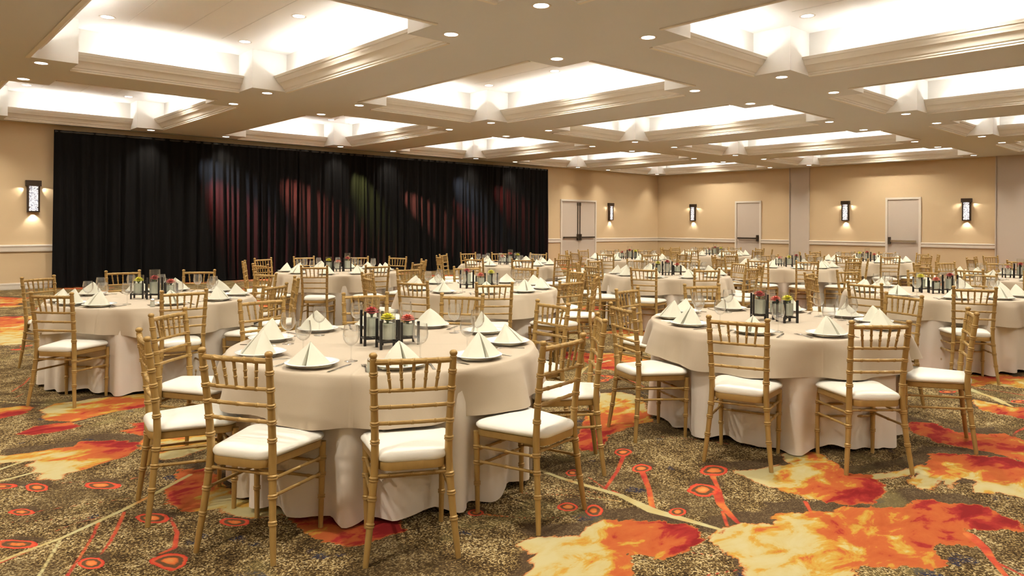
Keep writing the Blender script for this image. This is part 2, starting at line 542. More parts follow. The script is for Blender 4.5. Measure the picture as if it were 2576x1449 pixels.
LINES = [('k',[(2.99,3.06),(2.99,2.83),(3.04,2.46),(3.0,2.22),(3.03,2.05),(3.06,1.86)],[0.0083,0.0103,0.013,0.0225,0.0159,0.0077]),('k',[(1.41,4.32),(1.15,4.13),(0.98,4.01),(0.84,3.93),(0.68,3.84),(0.53,3.79),(0.44,3.75),(0.35,3.73)],[0.0092,0.0085,0.009,0.0086,0.0073,0.007,0.0068,0.0066]),('k',[(7.39,1.98),(7.21,1.75),(6.97,1.56)],[0.0183,0.0174,0.0099]),('k',[(7.13,1.72),(7.12,1.5)],[0.0069,0.0067]),('k',[(0.68,3.84),(0.61,3.66),(0.54,3.49),(0.5,3.35)],[0.0037,0.0043,0.0049,0.0047]),('k',[(2.85,2.59),(2.95,2.46),(2.97,2.4)],[0.0043,0.0053,0.0063]),('r',[(0.98,3.98),(0.89,3.76),(0.84,3.65),(0.78,3.54)],[0.008,0.0084,0.0073,0.0052]),('r',[(0.85,3.92),(0.8,3.78),(0.7,3.56),(0.63,3.42),(0.58,3.28)],[0.0077,0.0065,0.006,0.0074,0.007]),('r',[(1.13,3.75),(1.1,3.55),(1.04,3.39),(0.97,3.37)],[0.0059,0.0093,0.0107,0.007]),('r',[(0.46,4.25),(0.67,4.12),(0.83,4.02)],[0.0029,0.0029,0.0029]),('r',[(0.6,4.29),(0.83,4.23),(1.08,4.15)],[0.004,0.0031,0.0032]),('r',[(0.64,3.93),(0.78,3.99),(0.89,3.98)],[0.0028,0.0029,0.0029]),('r',[(0.41,3.72),(0.5,3.76),(0.56,3.78)],[0.0067,0.0052,0.0026]),('r',[(0.82,4.66),(0.93,4.59)],[0.0044,0.0033]),('r',[(1.13,4.47),(1.22,4.48),(1.37,4.48)],[0.0045,0.0046,0.0035]),('r',[(3.58,2.87),(3.32,2.71),(3.04,2.57)],[0.0127,0.0095,0.0088]),('r',[(3.43,2.61),(3.22,2.4),(3.03,2.24)],[0.0166,0.0133,0.0145]),('r',[(3.68,2.29),(3.61,2.23),(3.54,2.17)],[0.0164,0.0114,0.0112]),('r',[(3.51,2.16),(3.34,2.03),(3.19,1.84)],[0.0244,0.021,0.0098]),('r',[(3.26,1.97),(3.12,1.86)],[0.0082,0.0078]),('r',[(2.29,2.81),(2.35,2.71),(2.44,2.59),(2.7,2.37)],[0.0101,0.008,0.003,0.004]),('r',[(2.65,2.85),(2.86,2.61),(2.95,2.49)],[0.0033,0.0043,0.0043]),('r',[(2.73,2.87),(2.92,2.66),(2.97,2.57)],[0.0022,0.0033,0.0044]),('r',[(3.12,2.76),(3.07,2.62),(3.02,2.52)],[0.0046,0.0045,0.0044]),('r',[(3.06,2.53),(3.04,2.35)],[0.0066,0.0042]),('r',[(3.9,1.04),(3.79,0.95),(3.66,0.88),(3.55,0.81),(3.39,0.74)],[0.0248,0.0202,0.0123,0.0101,0.0095]),('r',[(3.67,0.88),(3.61,0.76),(3.56,0.67)],[0.007,0.0067,0.0065]),('r',[(2.6,1.66),(2.76,1.59)],[0.005,0.0051]),('r',[(2.75,1.81),(2.79,1.74),(2.85,1.7)],[0.0045,0.0035,0.0027]),('r',[(4.09,2.96),(4.24,2.74),(4.31,2.54)],[0.0042,0.0055,0.0054]),('r',[(5.87,1.33),(6.14,1.34),(6.4,1.32)],[0.0042,0.0087,0.012]),('r',[(3.71,1.75),(3.59,1.66)],[0.0106,0.0082]),('r',[(0.95,7.46),(1.08,7.75),(1.16,8.02)],[0.0068,0.0071,0.0074]),('r',[(0.94,7.18),(1.01,7.3)],[0.0049,0.005]),('k',[(0.78,7.18),(0.98,6.87),(1.1,6.73)],[0.0064,0.0063,0.0047]),('k',[(1.13,5.98),(1.26,6.02),(1.39,6.04)],[0.0043,0.0044,0.0045])]
BUDS = [(0.728,3.469,0.044,-0.039,0.013,0.062),(0.983,3.268,0.061,-0.054,0.024,0.079),(1.063,3.805,0.067,-0.06,0.019,0.068),(0.712,4.664,0.049,-0.043,0.012,0.078),(0.987,4.462,0.076,-0.067,0.014,0.062),(0.593,4.319,0.051,-0.045,0.007,0.048),(0.515,3.903,0.078,-0.069,0.007,0.054),(3.627,2.914,0.044,-0.039,0.058,0.047),(3.476,2.646,0.047,-0.041,0.058,0.044),(3.771,2.341,0.068,-0.06,0.082,0.051),(3.447,2.206,0.066,-0.059,0.085,0.055),(3.081,2.12,0.034,-0.03,0.043,0.03),(2.709,2.538,0.04,-0.036,0.043,0.04),(2.775,2.418,0.034,-0.03,0.055,0.048),(1.352,3.487,0.058,-0.051,0.018,0.047),(2.303,2.801,0.033,-0.029,0.026,0.031),(3.1,2.867,0.032,-0.028,0.045,0.042)]


def poly_sd(px, py, poly):
    """Signed distance to a polygon, positive inside."""
    P = np.array(poly)
    Q = np.roll(P, -1, 0)
    best = np.full(px.shape, 1e9)
    inside = np.zeros(px.shape, bool)
    for (ax, ay), (bx, by) in zip(P, Q):
        dx, dy = bx - ax, by - ay
        t = np.clip(((px - ax) * dx + (py - ay) * dy) / (dx * dx + dy * dy + 1e-12), 0, 1)
        best = np.minimum(best, (px - ax - t * dx) ** 2 + (py - ay - t * dy) ** 2)
        if by != ay:
            inside ^= ((ay > py) != (by > py)) & (px < (bx - ax) * (py - ay) / (by - ay) + ax)
    d = np.sqrt(best)
    return np.where(inside, d, -d)


def line_sd(px, py, pts, wid):
    best = np.full(px.shape, -1.0)
    for (a, b2, wa, wb) in zip(pts, pts[1:], wid, wid[1:]):
        dx, dy = b2[0] - a[0], b2[1] - a[1]
        t = np.clip(((px - a[0]) * dx + (py - a[1]) * dy) / (dx * dx + dy * dy + 1e-12), 0, 1)
        d = np.sqrt((px - a[0] - t * dx) ** 2 + (py - a[1] - t * dy) ** 2)
        best = np.maximum(best, wa * (1 - t) + wb * t - d)
    return best


rng = random.Random(7)


def traced(x, y):
    """The stretch of floor whose blossoms are listed above."""
    d = Vector((x, y, -CAM_Z))
    dep = d.dot(_f)
    return dep > 0 and dep < 6.6 and abs(d.dot(_r)) < dep * 0.72 + 0.55


# the same kind of blossoms, twigs and buds go on over the rest of the room
more = []
for gx in range(int(X0) - 1, int(X1) + 1, 2):
    for gy in range(int(Y0) - 1, int(Y1) + 1, 2):
        x, y = gx + rng.uniform(0, 1.6), gy + rng.uniform(0, 1.6)
        if traced(x, y):
            continue
        n, R = 22, rng.uniform(0.35, 0.62)
        ph, ph2, l = rng.uniform(0, 6), rng.uniform(0, 6), rng.choice((3, 4, 5))
        st = rng.uniform(0.55, 0.9)
        ro = rng.uniform(0, PI)
        pts = []
        for k in range(n):
            a = 2 * PI * k / n
            r = R * (1 + 0.22 * math.sin(l * a + ph) + 0.13 * math.sin((l + 4) * a + ph2))
            u, v = r * math.cos(a), r * st * math.sin(a)
            pts.append((x + u * math.cos(ro) - v * math.sin(ro), y + u * math.sin(ro) + v * math.cos(ro)))
        h = rng.uniform(0, 2 * PI)
        dx, dy = R * 0.8 * math.cos(h), R * 0.8 * math.sin(h)
        more.append((pts, [(x + dx, y + dy), (x - dx, y - dy)], rng.uniform(0.05, 0.25), rng.uniform(0.65, 1.0)))
        for q in range(2):
            a0 = rng.uniform(0, 2 * PI)
            path, wd, ax, ay = [], [], x, y
            for k in range(6):
                path.append((ax, ay))
                wd.append(0.016 - 0.002 * k)
                ax += 0.26 * math.cos(a0)
                ay += 0.26 * math.sin(a0)
                a0 += rng.uniform(-0.25, 0.3)
            LINES.append((rng.choice('kkr'), path, wd))
            bx, by = path[3]
            b0 = a0 + rng.choice((-1, 1)) * rng.uniform(0.7, 1.2)
            ex, ey = bx + 0.3 * math.cos(b0), by + 0.3 * math.sin(b0)
            LINES.append(('r', [(bx, by), (ex, ey)], [0.008, 0.011]))
            BUDS.append((ex, ey, 0.08 * math.cos(b0), 0.08 * math.sin(b0), -0.045 * math.sin(b0), 0.045 * math.cos(b0)))


def floor_mesh():
    NX0, NX1, NY0, NY1 = 0.2, 8.0, 0.5, 9.5          # finely meshed stretch in front of the camera
    patches = [(NX0, NX1, NY0, NY1, 0.018), (X0, NX0, Y0, Y1, 0.09), (NX1, X1, Y0, Y1, 0.06), (NX0, NX1, Y0, NY0, 0.09), (NX0, NX1, NY1, Y1, 0.06)]
    V, Fq, base = [], [], 0
    for x0, x1, y0, y1, s in patches:
        nx, ny = int((x1 - x0) / s) + 2, int((y1 - y0) / s) + 2
        gx, gy = np.meshgrid(np.linspace(x0, x1, nx), np.linspace(y0, y1, ny), indexing='ij')
        V.append(np.stack([gx.ravel(), gy.ravel(), np.zeros(nx * ny)], 1))
        i, j = np.meshgrid(np.arange(nx - 1), np.arange(ny - 1), indexing='ij')
        a = (i * ny + j).ravel() + base
        Fq.append(np.stack([a, a + ny, a + ny + 1, a + 1], 1))
        base += nx * ny
    V = np.concatenate(V)
    Fq = np.concatenate(Fq)
    px, py = V[:, 0], V[:, 1]
    petal = np.full(len(V), -0.3)
    heat = np.full(len(V), 0.5)
    twig = np.full(len(V), -0.3)
    red = np.full(len(V), -0.3)
    bud = np.full(len(V), -0.3)
    under = np.full(len(V), -0.3)         # dark woven ground that borders each blossom on one side

    def near(pts, m):
        xs, ys = [p[0] for p in pts], [p[1] for p in pts]
        return np.nonzero((px > min(xs) - m) & (px < max(xs) + m) & (py > min(ys) - m) & (py < max(ys) + m))[0]

    for pts, anch, lo, hi in PETALS + more:
        k = near(pts, 0.3)
        if not len(k):
            continue
        sd = poly_sd(px[k], py[k], pts)
        (ax, ay), (bx, by) = anch
        t = ((px[k] - bx) * (ax - bx) + (py[k] - by) * (ay - by)) / ((ax - bx) ** 2 + (ay - by) ** 2 + 1e-9)
        h = lo + (hi * 0.87 - lo) * np.clip(t, -0.1, 1.1)
        win = sd > petal[k]
        heat[k] = np.where(win, h, heat[k])
        petal[k] = np.maximum(petal[k], sd)
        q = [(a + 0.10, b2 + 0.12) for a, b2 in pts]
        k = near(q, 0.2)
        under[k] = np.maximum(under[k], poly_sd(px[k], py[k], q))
    for kind, pts, wd in LINES:
        k = near(pts, 0.15)
        if not len(k):
            continue
        tgt = twig if kind == 'k' else red
        tgt[k] = np.maximum(tgt[k], line_sd(px[k], py[k], pts, [w * (1.5 if kind == 'k' else 1.1) for w in wd]))
    for cx, cy, ax, ay, bx, by in BUDS:
        k = near([(cx, cy)], 0.3)
        if not len(k):
            continue
        det = ax * by - ay * bx
        u = ((px[k] - cx) * by - (py[k] - cy) * bx) / det
        v = (-(px[k] - cx) * ay + (py[k] - cy) * ax) / det
        bud[k] = np.maximum(bud[k], 1 - np.sqrt(u * u + v * v))
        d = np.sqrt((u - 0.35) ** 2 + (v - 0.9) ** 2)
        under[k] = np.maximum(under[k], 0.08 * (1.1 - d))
    me = bpy.data.meshes.new('floor')
    me.vertices.add(len(V))
    me.vertices.foreach_set('co', V.ravel())
    me.loops.add(len(Fq) * 4)
    me.loops.foreach_set('vertex_index', Fq.ravel().astype(np.int32))
    me.polygons.add(len(Fq))
    me.polygons.foreach_set('loop_start', np.arange(0, len(Fq) * 4, 4, dtype=np.int32))
    me.polygons.foreach_set('loop_total', np.full(len(Fq), 4, dtype=np.int32))
    me.update(calc_edges=True)
    for nm, arr in (('petal', petal), ('warmth', heat), ('twig', twig), ('redstem', red), ('bud', bud), ('under', under)):
        at = me.attributes.new(nm, 'FLOAT', 'POINT')
        at.data.foreach_set('value', np.clip(arr, -0.3, 1.2).astype(np.float32))
    me.materials.append(MATS['carpet'])
    return me


struct('floor', floor_mesh())

# ------------------------------------------------------------------ walls, rails, doors, columns
T = 0.2
struct('wall_left', MB().box(X0 - T, X1 + T, Y1, Y1 + T, -0.1, ZC + 0.1).data('wall_left', 'wall_paper', False))
struct('wall_right', MB().box(X1, X1 + T, Y0 - T, Y1, -0.1, ZC + 0.1).data('wall_right', 'wall_paper', False))
struct('wall_near', MB().box(X0 - T, X0, Y0 - T, Y1, -0.1, ZC + 0.1).data('wall_near', 'wall_paper', False))
struct('wall_rear', MB().box(X0, X1, Y0 - T, Y0, -0.1, ZC + 0.1).data('wall_rear', 'wall_paper', False))

D1 = (19.58, 21.48)      # double door in the drape wall (x)
D2 = (13.96, 14.93)      # single doors in the right wall (y)
D3 = (8.33, 9.29)
COL1 = (11.99, 12.74)
COL2 = (4.70, 6.18)
FR = 0.07                # door frame width


def rail_profile(d, z0, z1):
    h = z1 - z0
    return [(0, z0), (d * 0.55, z0), (d * 0.75, z0 + h * 0.12), (d * 0.75, z0 + h * 0.62), (d, z0 + h * 0.78), (d, z1 - 0.012), (d * 0.85, z1), (0, z1)]


def rail(name, wall, a, b2, z0, z1, d, mat='trim_paint'):
    pr = rail_profile(d, z0, z1)
    loops = []
    for s in (a, b2):
        loops.append([(s, Y1 - u, z) if wall == 'left' else (X1 - u, s, z) for u, z in pr])
    struct(name, MB().loft(loops).data(name, mat, False))


n = 1
for a, b2 in ((X0, D1[0] - FR), (D1[1] + FR, X1)):
    rail('trim_%d' % n, 'left', a, b2, 0.82, 0.975, 0.05)
    n += 1
for a, b2 in ((Y0, COL2[0]), (COL2[1], D3[0] - FR), (D3[1] + FR, COL1[0]), (COL1[1], D2[0] - FR), (D2[1] + FR, Y1)):
    rail('trim_%d' % n, 'right', a, b2, 0.82, 0.975, 0.05)
    n += 1
rail('baseboard_left', 'left', X0, D1[0] - FR, 0.0, 0.145, 0.022)
rail('baseboard_corner', 'left', D1[1] + FR, X1, 0.0, 0.145, 0.022)
for k, (a, b2) in enumerate(((Y0, COL2[0]), (COL2[1], D3[0] - FR), (D3[1] + FR, COL1[0]), (COL1[1], D2[0] - FR), (D2[1] + FR, Y1))):
    rail('baseboard_right', 'right', a, b2, 0.0, 0.145, 0.022)

for a, b2 in (COL1, COL2):
    m = MB().box(X1 - 0.06, X1 + 0.02, a, b2, 0, ZC + 0.02)
    c = struct('trim_%d' % n, m.data('wall_column', 'stone_paint', False))
    n += 1
    j = MB().box(X1 - 0.085, X1 - 0.055, b2 - 0.03, b2 + 0.004, 0, ZC)
    obj('jamb', j.data('jamb', 'stone_paint', False), c)
    g = MB().box(X1 - 0.0865, X1 - 0.08, b2 - 0.034, b2 - 0.028, 0.02, ZC)
    obj('seal_strip', g.data('seal_strip', 'dark_metal', False), c)


def door(name, wall, a, b2, leaves, hinge):
    """A steel door with frame, leaf or leaves and panic bars, facing the room."""
    def put(m, u0, u1, s0, s1, z0, z1):
        if wall == 'left':
            m.box(s0, s1, Y1 - u1, Y1 - u0, z0, z1)
        else:
            m.box(X1 - u1, X1 - u0, s0, s1, z0, z1)
        return m
    H = 2.40
    fr = MB()
    put(fr, -0.02, 0.045, a - FR, a, 0, H + FR)
    put(fr, -0.02, 0.045, b2, b2 + FR, 0, H + FR)
    put(fr, -0.02, 0.045, a, b2, H, H + FR)
    root = struct(name, fr.data('door_frame', 'trim_paint', False))
    w = (b2 - a) / leaves
    for k in range(leaves):
        s0, s1 = a + k * w + 0.004, a + (k + 1) * w - 0.004
        lf = obj('door_leaf', put(MB(), -0.01, 0.012, s0, s1, 0.008, H - 0.004).data('door_leaf', 'stone_paint', False), root)
        inner = s1 if (leaves == 2 and k == 0) or (leaves == 1 and hinge == 'lo') else s0
        sg = -1 if inner == s1 else 1
        bar = put(MB(), 0.05, 0.085, s0 + 0.06, s1 - 0.06, 0.985, 1.04)
        put(bar, 0.012, 0.052, s0 + 0.08, s0 + 0.12, 0.99, 1.035)
        put(bar, 0.012, 0.052, s1 - 0.12, s1 - 0.08, 0.99, 1.035)
        obj('panic_bar', bar.data('panic_bar', 'dark_metal' if leaves == 2 or hinge == 'hi' else 'steel', False), lf)
        lo, hi = sorted((inner + sg * 0.03, inner + sg * 0.10))
        obj('latch_case', put(MB(), 0.012, 0.09, lo, hi, 0.90, 1.14).data('latch_case', 'dark_metal', False), lf)
        if leaves == 2:
            lo, hi = sorted((inner + sg * 0.045, inner + sg * 0.075))
            obj('latch_rod', put(MB(), 0.012, 0.04, lo, hi, 1.14, 2.33).data('latch_rod', 'dark_metal', False), lf)
            obj('top_latch', put(MB(), 0.012, 0.05, lo - 0.02, hi + 0.02, 2.24, 2.36).data('top_latch', 'dark_metal', False), lf)
    return root


door('door_1', 'left', D1[0], D1[1], 2, '')
door('door_2', 'right', D2[0], D2[1], 1, 'hi')
door('door_3', 'right', D3[0], D3[1], 1, 'lo')

# ------------------------------------------------------------------ ceiling: soffit grid with notched coffers
CI, CJ = range(-1, 5), range(-2, 2)


def coffer_centre(i, j):
    return BX + i * PX, BY + j * PY


def ceiling_mesh():
    m = MB()
    for i in CI:
        for j in CJ:
            cx, cy = coffer_centre(i, j)
            xs = [-PX / 2, -HXO, -HXI, HXI, HXO, PX / 2]
            ys = [-PY / 2, -HYO, -HYI, HYI, HYO, PY / 2]
            for a in range(5):
                for b2 in range(5):
                    mx, my = (xs[a] + xs[a + 1]) / 2, (ys[b2] + ys[b2 + 1]) / 2
                    if (abs(mx) < HXI and abs(my) < HYO) or (abs(mx) < HXO and abs(my) < HYI):
                        continue
                    x0, x1 = max(cx + xs[a], X0), min(cx + xs[a + 1], X1)
                    y0, y1 = max(cy + ys[b2], Y0), min(cy + ys[b2 + 1], Y1)
                    if x1 > x0 and y1 > y0:
                        m.add([(x0, y0, ZC), (x0, y1, ZC), (x1, y1, ZC), (x1, y0, ZC)], [(0, 1, 2, 3)])
    return m.data('ceiling', 'soffit_paint', False)


ceiling = struct('ceiling', ceiling_mesh())

OUT = [(HXI, HYO), (HXI, HYI), (HXO, HYI), (HXO, -HYI), (HXI, -HYI), (HXI, -HYO), (-HXI, -HYO), (-HXI, -HYI), (-HXO, -HYI), (-HXO, HYI), (-HXI, HYI), (-HXI, HYO)]
mb = MB().loft([[(x, y, 0) for x, y in OUT], [(x, y, ZTOP - ZC) for x, y in OUT]], False, False)
mb.add([(x, y, ZTOP - ZC) for x, y in OUT], [(0, 1, 10, 11), (2, 3, 8, 9), (4, 5, 6, 7)])
me_coffer = mb.data('coffer', 'coffer_white', False)
# crown moulding: profile (into the opening, up), outer bottom to lip and back down to the trough
CROWN = [(-0.03, -0.014), (0.018, -0.014), (0.018, 0.008), (0.034, 0.014), (0.034, 0.034), (0.056, 0.046), (0.072, 0.072), (0.096, 0.100), (0.128, 0.122), (0.146, 0.130), (0.158, 0.152),
         (0.168, 0.162), (0.184, 0.182), (0.190, 0.200), (0.204, 0.200), (0.222, 0.238), (0.196, 0.238), (0.190, 0.215), (0.130, 0.155), (0.02, 0.10), (-0.03, 0.10)]


def crown(length):
    """Runs along local y, opening side towards -x, wall at x = 0."""
    return MB().loft([[(-u, s, z) for u, z in CROWN] for s in (-length / 2, length / 2)]).data('crown_moulding', 'moulding_paint', True, 0.5)


me_crown_long, me_crown_short = crown(2 * HYI), crown(2 * HXI)
me_slot = MB().box(-0.007, 0.007, -1.9, 1.9, -0.003, 0.003).data('ceiling_slot', 'slot_white', False)


def area_light(name, sx, sy, watts, col, loc, rot, parent):
    ld = bpy.data.lights.new(name, 'AREA')
    ld.shape = 'RECTANGLE'
    ld.size, ld.size_y = sx, sy
    ld.energy = watts
    ld.color = col
    o = obj(name, ld, parent, loc)
    o.rotation_euler = rot
    return o


for i in CI:
    for j in CJ:
        cx, cy = coffer_centre(i, j)
        cf = obj('coffer', me_coffer, ceiling, (cx, cy, ZC))
        for k, (x, y, rz, me) in enumerate(((HXO, 0, 0, me_crown_long), (-HXO, 0, PI, me_crown_long), (0, HYO, PI / 2, me_crown_short), (0, -HYO, -PI / 2, me_crown_short))):
            obj('crown_moulding', me, cf, (x, y, 0), rz)
            L = 2 * (HYI if k < 2 else HXI) - 0.7
            if (i < 0 or j < -1) and k > 1:
                continue
            ix, iy = (-math.copysign(1, x), 0) if k < 2 else (0, -math.copysign(1, y))       # into the opening
            d = Vector((ix * 0.66, iy * 0.66, 0.75)).normalized()
            ay = Vector((0, 1, 0)) if k < 2 else Vector((1, 0, 0))
            ax = ay.cross(-d)
            rot = Matrix((ax, ay, -d)).transposed().to_euler()
            area_light('cove_strip', 0.05, L, COVE_W * (HYI if k < 2 else HXI) / 2.2 * (1.55 if i < 0 or j < -1 else 1), COVE_COL, (x + ix * 0.07, y + iy * 0.07, 0.175), rot, cf)
        for x in (-0.95, 0.95) if i < 3 or j >= -1 else ():
            for y in (0.0,):
                ld = bpy.data.lights.new('coffer_lamp', 'SPOT')
                ld.energy, ld.color, ld.spot_size, ld.spot_blend, ld.shadow_soft_size = UP_W, DOWN_COL, math.radians(140), 0.6, 0.07
                obj('coffer_lamp', ld, cf, (x, y, ZTOP - ZC - 0.02))
        if i >= 0 and j >= -1:
            for x in (-0.68, 0.02, 0.62):
                obj('ceiling_slot', me_slot, cf, (x, 0, ZTOP - ZC))

# recessed downlights: one under each notch of a coffer, more up in the coffers
COLUMNS = ['nearest', 'first', 'second', 'third', 'fourth', 'fifth']
ROWS = {-2: 'rearmost row', -1: 'right-hand row', 0: 'middle row', 1: 'drape-side row'}
NOTCH = {(-1, -1): 'near', (1, -1): 'right', (-1, 1): 'left', (1, 1): 'far'}


def make_downlight():
    root = empty('recessed_downlight')
    obj('trim_ring', MB().lathe([(0.078, 0.0), (0.100, -0.004), (0.104, 0.0), (0.104, 0.008), (0.078, 0.008), (0.078, 0.0)], 24).data('trim_ring', 'trim_paint'), root)
    obj('lens', MB().lathe([(0.0, -0.0015), (0.05, -0.002), (0.079, 0.0), (0.079, 0.006), (0.0, 0.006)], 24).data('lens', 'downlight_glow'), root)
    return root


def lamp(parent, watts, loc, size_deg, blend, col, radius, direction=(0, 0, -1)):
    ld = bpy.data.lights.new('lamp', 'SPOT')
    ld.energy, ld.color = watts, col
    ld.spot_size, ld.spot_blend = math.radians(size_deg), blend
    ld.shadow_soft_size = radius
    o = obj('lamp', ld, parent, loc)
    o.rotation_euler = Vector(direction).to_track_quat('-Z', 'Y').to_euler()
    return o


dl0 = make_downlight()
used = False
for i in CI:
    for j in CJ:
        cx, cy = coffer_centre(i, j)
        cof = '%s coffer of the %s' % (COLUMNS[i + 1], ROWS[j])
        for (sx, sy), nm in NOTCH.items():
            p = (cx + sx * 1.605, cy + sy * 2.54, ZC)
            if not (p[0] > 0.3 and p[1] > 0.3):
                continue
            lab = 'round recessed downlight at the %s notch of the %s' % (nm, cof)
            if not used:
                o = dl0
                o.location = p
                used = True
            else:
                o = dl0.copy()
                C.objects.link(o)
                o.location = p
                for ch in [c for c in dl0.children if c.type == 'MESH']:
                    c = ch.copy()
                    C.objects.link(c)
                    c.parent = o
            tag(o, lab, 'downlight', 'recessed downlights in the soffit')
            lamp(o, DOWN_W, (0, 0, -0.02), 96, 1.0, DOWN_COL, 0.07)
        for sx in (-0.95, 0.95):
            for sy in (-1.85, 0.0, 1.85):
                nm = {(-0.95, -1.85): 'near', (0.95, -1.85): 'right', (-0.95, 1.85): 'left', (0.95, 1.85): 'far', (-0.95, 0.0): 'left-hand middle', (0.95, 0.0): 'right-hand middle'}[sx, sy]
                p = (cx + sx, cy + sy, ZTOP)
                t = (ZC - CAM_Z) / (ZTOP - CAM_Z)
                qx, qy = abs(p[0] * t - cx), abs(p[1] * t - cy)
                if not ((qx < HXI and qy < HYO) or (qx < HXO and qy < HYI)) or not in_view(*p, 0.0):
                    continue
                o = dl0.copy()
                C.objects.link(o)
                o.location = p
                for ch in [c for c in dl0.children if c.type == 'MESH']:
                    c = ch.copy()
                    C.objects.link(c)
                    c.parent = o
                tag(o, 'round downlight at the %s spot up inside the %s' % (nm, cof), 'downlight', 'downlights up inside the coffers')

# ------------------------------------------------------------------ wall sconces


def make_sconce():
    """Local +y points into the room, x along the wall, z = 0 at the lower edge."""
    root = empty('wall_sconce')
    obj('back_plate', MB().box(-0.115, 0.115, 0.0, 0.015, 0.0, 0.69).data('back_plate', 'bronze', False), root)
    obj('top_cap', MB().box(-0.145, 0.145, 0.0, 0.115, 0.575, 0.70).data('top_cap', 'bronze', False), root)
    for s in (-1, 1):
        x0, x1 = sorted((s * 0.118, s * 0.085))
        side = MB().box(x0, x1, 0.012, 0.10, 0.0, 0.58)
        for z in (0.10, 0.50):
            a, b2 = sorted((s * 0.09, s * 0.062))
            side.box(a, b2, 0.085, 0.104, z, z + 0.018)
        obj('side_frame', side.data('side_frame', 'bronze', False), root)
    obj('bottom_frame', MB().box(-0.118, 0.118, 0.012, 0.10, 0.0, 0.03).data('bottom_frame', 'bronze', False), root)
    obj('glass_panel', MB().box(-0.088, 0.088, 0.05, 0.085, 0.028, 0.58).data('glass_panel', 'etched_glass', False), root)
    return root


SC = [((2.75, Y1, 1.69), PI, 'bronze wall sconce with lit etched glass left of the black drape'),
      ((22.41, Y1, 1.69), PI, 'bronze wall sconce with lit etched glass right of the double door'),
      ((X1, 16.93, 1.69), PI / 2, 'bronze wall sconce with lit etched glass nearest the room corner on the right wall'),
      ((X1, 10.68, 1.69), PI / 2, 'bronze wall sconce with lit glass between the grey column and the right door'),
      ((X1, 6.95, 1.69), PI / 2, 'bronze wall sconce with lit etched glass right of the rightmost door')]
sc0 = make_sconce()
for k, (p, rz, lab) in enumerate(SC):
    if k == 0:
        o = sc0
        o.location, o.rotation_euler = p, (0, 0, rz)
    else:
        o = sc0.copy()
        C.objects.link(o)
        o.location, o.rotation_euler = p, (0, 0, rz)
        for ch in [c for c in sc0.children if c.type == 'MESH']:
            c = ch.copy()
            C.objects.link(c)
            c.parent = o
    tag(o, lab, 'wall lamp', 'wall sconces')
    lamp(o, 9.0, (0, 0.07, -0.02), 95, 0.6, (1, 0.95, 0.85), 0.03, (0, -0.25, -1))
    for s in (-1, 1):
        lamp(o, 5.0, (s * 0.13, 0.06, 0.56), 60, 0.5, (1, 0.93, 0.8), 0.01, (s * 1.0, -0.35, -0.75))

# ------------------------------------------------------------------ black drape on its pipe, with coloured stage beams on it
DX0, DX1, DY, DZ = 3.15, 18.52, 18.50, 3.51
drape = empty('stage_drape', (DX0, DY, 0))
tag(drape, 'long black velvet stage drape hanging along the left wall', 'curtain')
obj('drape_pipe', MB().tube([(-0.03, 0, DZ - 0.02), (DX1 - DX0 + 0.03, 0, DZ - 0.02)], 0.022, 10).data('drape_pipe', 'pipe_metal'), drape)
rg = random.Random(3)
NP = 8
pw = (DX1 - DX0) / NP
for k in range(NP):
    W = pw + 0.10
    nx, nz = 150, 14
    f = rg.uniform(24, 31)
    ph, ph2, ph3 = (rg.uniform(0, 6) for _ in range(3))
    fan = rg.uniform(-0.15, 0.15)
    vs, fs = [], []
    for a in range(nz + 1):
        t = a / nz                       # 0 at the top, 1 at the floor
        z = DZ + 0.015 - t * (DZ - 0.005)
        for b2 in range(nx + 1):
            s = b2 / nx
            x = s * W
            q = f * (x + fan * t * t * (s - 0.5) + 0.05 * math.sin(3 * x + ph3))
            amp = 0.018 + 0.042 * min(1, t * 2.2)
            y = amp * (0.62 * math.sin(q + ph) + 0.38 * math.sin(1.71 * q + ph2) + 0.25 * math.sin(0.37 * q + ph3))
            flare = 0.03 * max(0, t - 0.9) * 10
            vs.append((k * pw - 0.05 + x + 0.04 * t * math.sin(0.6 * q), y - 0.012 * (k % 2) - flare, z))
    for a in range(nz):
        for b2 in range(nx):
            i0 = a * (nx + 1) + b2
            fs.append((i0, i0 + nx + 1, i0 + nx + 2, i0 + 1))
    obj('drape_panel', MB().add(vs, fs).data('drape_panel', 'drape_velvet', True, 3.0), drape)


def beam(target, src, watts, deg, col, blend=0.8):
    d = Vector(target) - Vector(src)
    ld = bpy.data.lights.new('stage_beam', 'SPOT')
    ld.energy, ld.color = watts, col
    ld.spot_size, ld.spot_blend = math.radians(deg), blend
    ld.shadow_soft_size = 0.03
    o = obj('stage_beam', ld, None, src)
    o.rotation_euler = d.to_track_quat('-Z', 'Y').to_euler()


RED, BLU, YEL = (1.0, 0.15, 0.13), (0.66, 0.78, 1.0), (0.75, 0.80, 0.26)
beam((7.7, 18.4, 0.9), (5.7, 17.90, 3.45), 2600, 40, RED, 1.0)
beam((6.9, 18.4, 2.4), (5.7, 17.92, 3.55), 480, 44, BLU, 1.0)
beam((9.5, 18.4, 1.5), (7.5, 17.88, 3.45), 3400, 36, (1.0, 0.24, 0.18), 1.0)
beam((10.8, 18.4, 2.5), (10.2, 17.92, 3.55), 700, 36, YEL, 1.0)
beam((13.0, 18.4, 1.9), (10.9, 17.90, 3.3), 3000, 20, (1.0, 0.28, 0.20), 0.8)
beam((14.7, 18.4, 2.5), (13.8, 17.92, 3.55), 480, 40, BLU, 1.0)
beam((15.1, 18.4, 1.2), (13.3, 17.90, 3.40), 2000, 24, RED, 1.0)
beam((16.9, 18.4, 2.0), (15.1, 17.92, 3.45), 1000, 34, RED, 1.0)

# ------------------------------------------------------------------ the gold chair


